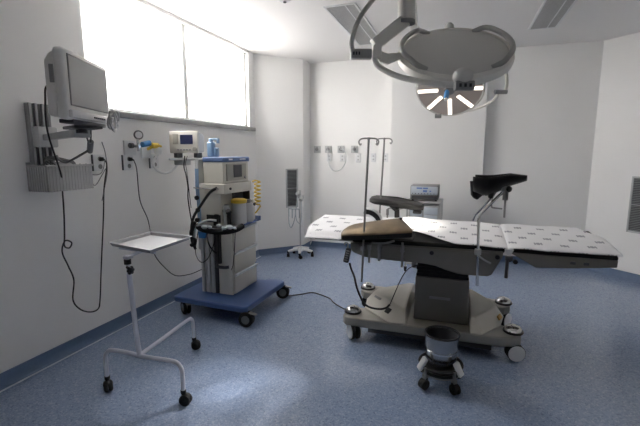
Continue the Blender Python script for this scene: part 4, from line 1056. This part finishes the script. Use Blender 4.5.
bm = B(); tube(bm, [pv, y2(math.radians(-76)) + ZU * .10, y2(math.radians(-55)) + ZU * .05, y2(math.radians(-35)) + ZU * .02, y2(math.radians(-15)), y2(0)], .012, 10, 6); obj('yoke', bm, 'lamparm', t)
bm = B(); cyl(bm, pv - fx * .03, pv + fx * .03, .024, n=14); obj('yoke_pivot', bm, 'grey', t)
jr = y2(0)
bm = B(); cyl(bm, jr - rt * .05, jr + rt * .06, .02, n=14); obj('yoke_joint', bm, 'grey', t)
tp2 = jr + V(0, 0, .40) + hd * .1 - rt * .03
bm = B(); tube(bm, [jr + rt * .04, jr + rt * .055 + ZU * .06, jr + rt * .04 + ZU * .17, jr - rt * .01 + ZU * .25, jr - rt * .12 + ZU * .29], .014, 10, 4); obj('drop_arm', bm, 'lamparm', t)
e1 = jr - rt * .12 + ZU * .29
BE = V(2.43, 3.50, 2.50)
bm = B(); tube(bm, [e1, H2 + hd * .14 + ZU * .20 + rt * .05, BE + V(.06, .04, -.04), BE], 0, flat=(.026, .024), smooth=3); obj('spring_arm', bm, 'lamparm', t)
bm = B(); tube(bm, [V(2.483, 2.62, 2.70), BE + V(0, 0, .03)], 0, flat=(.028, .026)); cyl(bm, BE - ZU * .05, BE + ZU * .06, .04); obj('boom', bm, 'lamparm', t)
bm = B(); lathe(bm, [(.051, -.05), (.062, -.05), (.062, .05), (.051, .05), (.051, -.05)], (2.483, 2.573, 2.70), n=28); obj('column_ring', bm, 'grey', t)

# ------------------------------------------------------------------ light
w = bpy.data.worlds.new('World'); S.world = w; w.use_nodes = True
bg = w.node_tree.nodes['Background']
bg.inputs['Strength'].default_value = 11.0
wt = w.node_tree; tc_ = wt.nodes.new('ShaderNodeTexCoord'); sz = wt.nodes.new('ShaderNodeSeparateXYZ'); rp = wt.nodes.new('ShaderNodeValToRGB')
wm = wt.nodes.new('ShaderNodeMapRange'); wm.inputs['From Min'].default_value = -1; wm.inputs['From Max'].default_value = 1
wt.links.new(tc_.outputs['Generated'], sz.inputs[0]); wt.links.new(sz.outputs['Z'], wm.inputs['Value']); wt.links.new(wm.outputs['Result'], rp.inputs['Fac'])
rp.color_ramp.elements[0].position = .46; rp.color_ramp.elements[0].color = (.2, .194, .188, 1)     # ground outside
rp.color_ramp.elements[1].position = .52; rp.color_ramp.elements[1].color = (1, .966, .937, 1)      # overcast sky
wt.links.new(rp.outputs['Color'], bg.inputs['Color'])

def spot(name, loc, d, energy, angle, blend, col, size):
    l = bpy.data.lights.new(name, 'SPOT'); l.energy = energy; l.spot_size = math.radians(angle); l.spot_blend = blend; l.color = col; l.shadow_soft_size = size
    o = bpy.data.objects.new(name, l); COL.objects.link(o); o.location = loc
    o.rotation_euler = Vector(d).to_track_quat('-Z', 'Y').to_euler(); return o
spot('surgical_lamp_beam', HC + hdn * .11, V(2.50, 3.58, .95) - (HC + hdn * .11), 95, 21, .8, (1, .93, .80), .12)

for k in range(8):
    a = math.radians(2 + 45 * k); p = H2 + (fx * math.cos(a) + fy * math.sin(a)) * .19 + fdn * .03
    foc = H2 + (V(1.44, 2.10, 0) - H2).normalized() * 1.45
    spot('radial_strip_beam', p, foc - p, 40, 13, .45, (1, .96, .92), .035)

# ------------------------------------------------------------------ camera
cam = bpy.data.cameras.new('Camera'); co = bpy.data.objects.new('Camera', cam); COL.objects.link(co)
F_, yaw, pitch, roll = 399.43, .3338, .1495, -.0006
cam.sensor_width = 36; cam.lens = F_ / 640 * 36; cam.clip_start = .02
f_ = V(-math.sin(yaw) * math.cos(pitch), math.cos(yaw) * math.cos(pitch), -math.sin(pitch))
r_ = V(math.cos(yaw), math.sin(yaw), 0); u_ = r_.cross(f_)
r3 = r_ * math.cos(roll) + u_ * math.sin(roll); u3 = r3.cross(f_)
co.matrix_world = Matrix.Translation((2.8274, 0, 1.55)) @ Matrix((r3, u3, -f_)).transposed().to_4x4()
S.camera = co
S.view_settings.view_transform = 'Standard'; S.view_settings.look = 'None'; S.view_settings.gamma = 1; S.view_settings.use_curve_mapping = False
S.view_settings.exposure = .94
S.cycles.max_bounces = 10; S.cycles.diffuse_bounces = 6; S.cycles.use_denoising = True
S.cycles.sample_clamp_indirect = 8
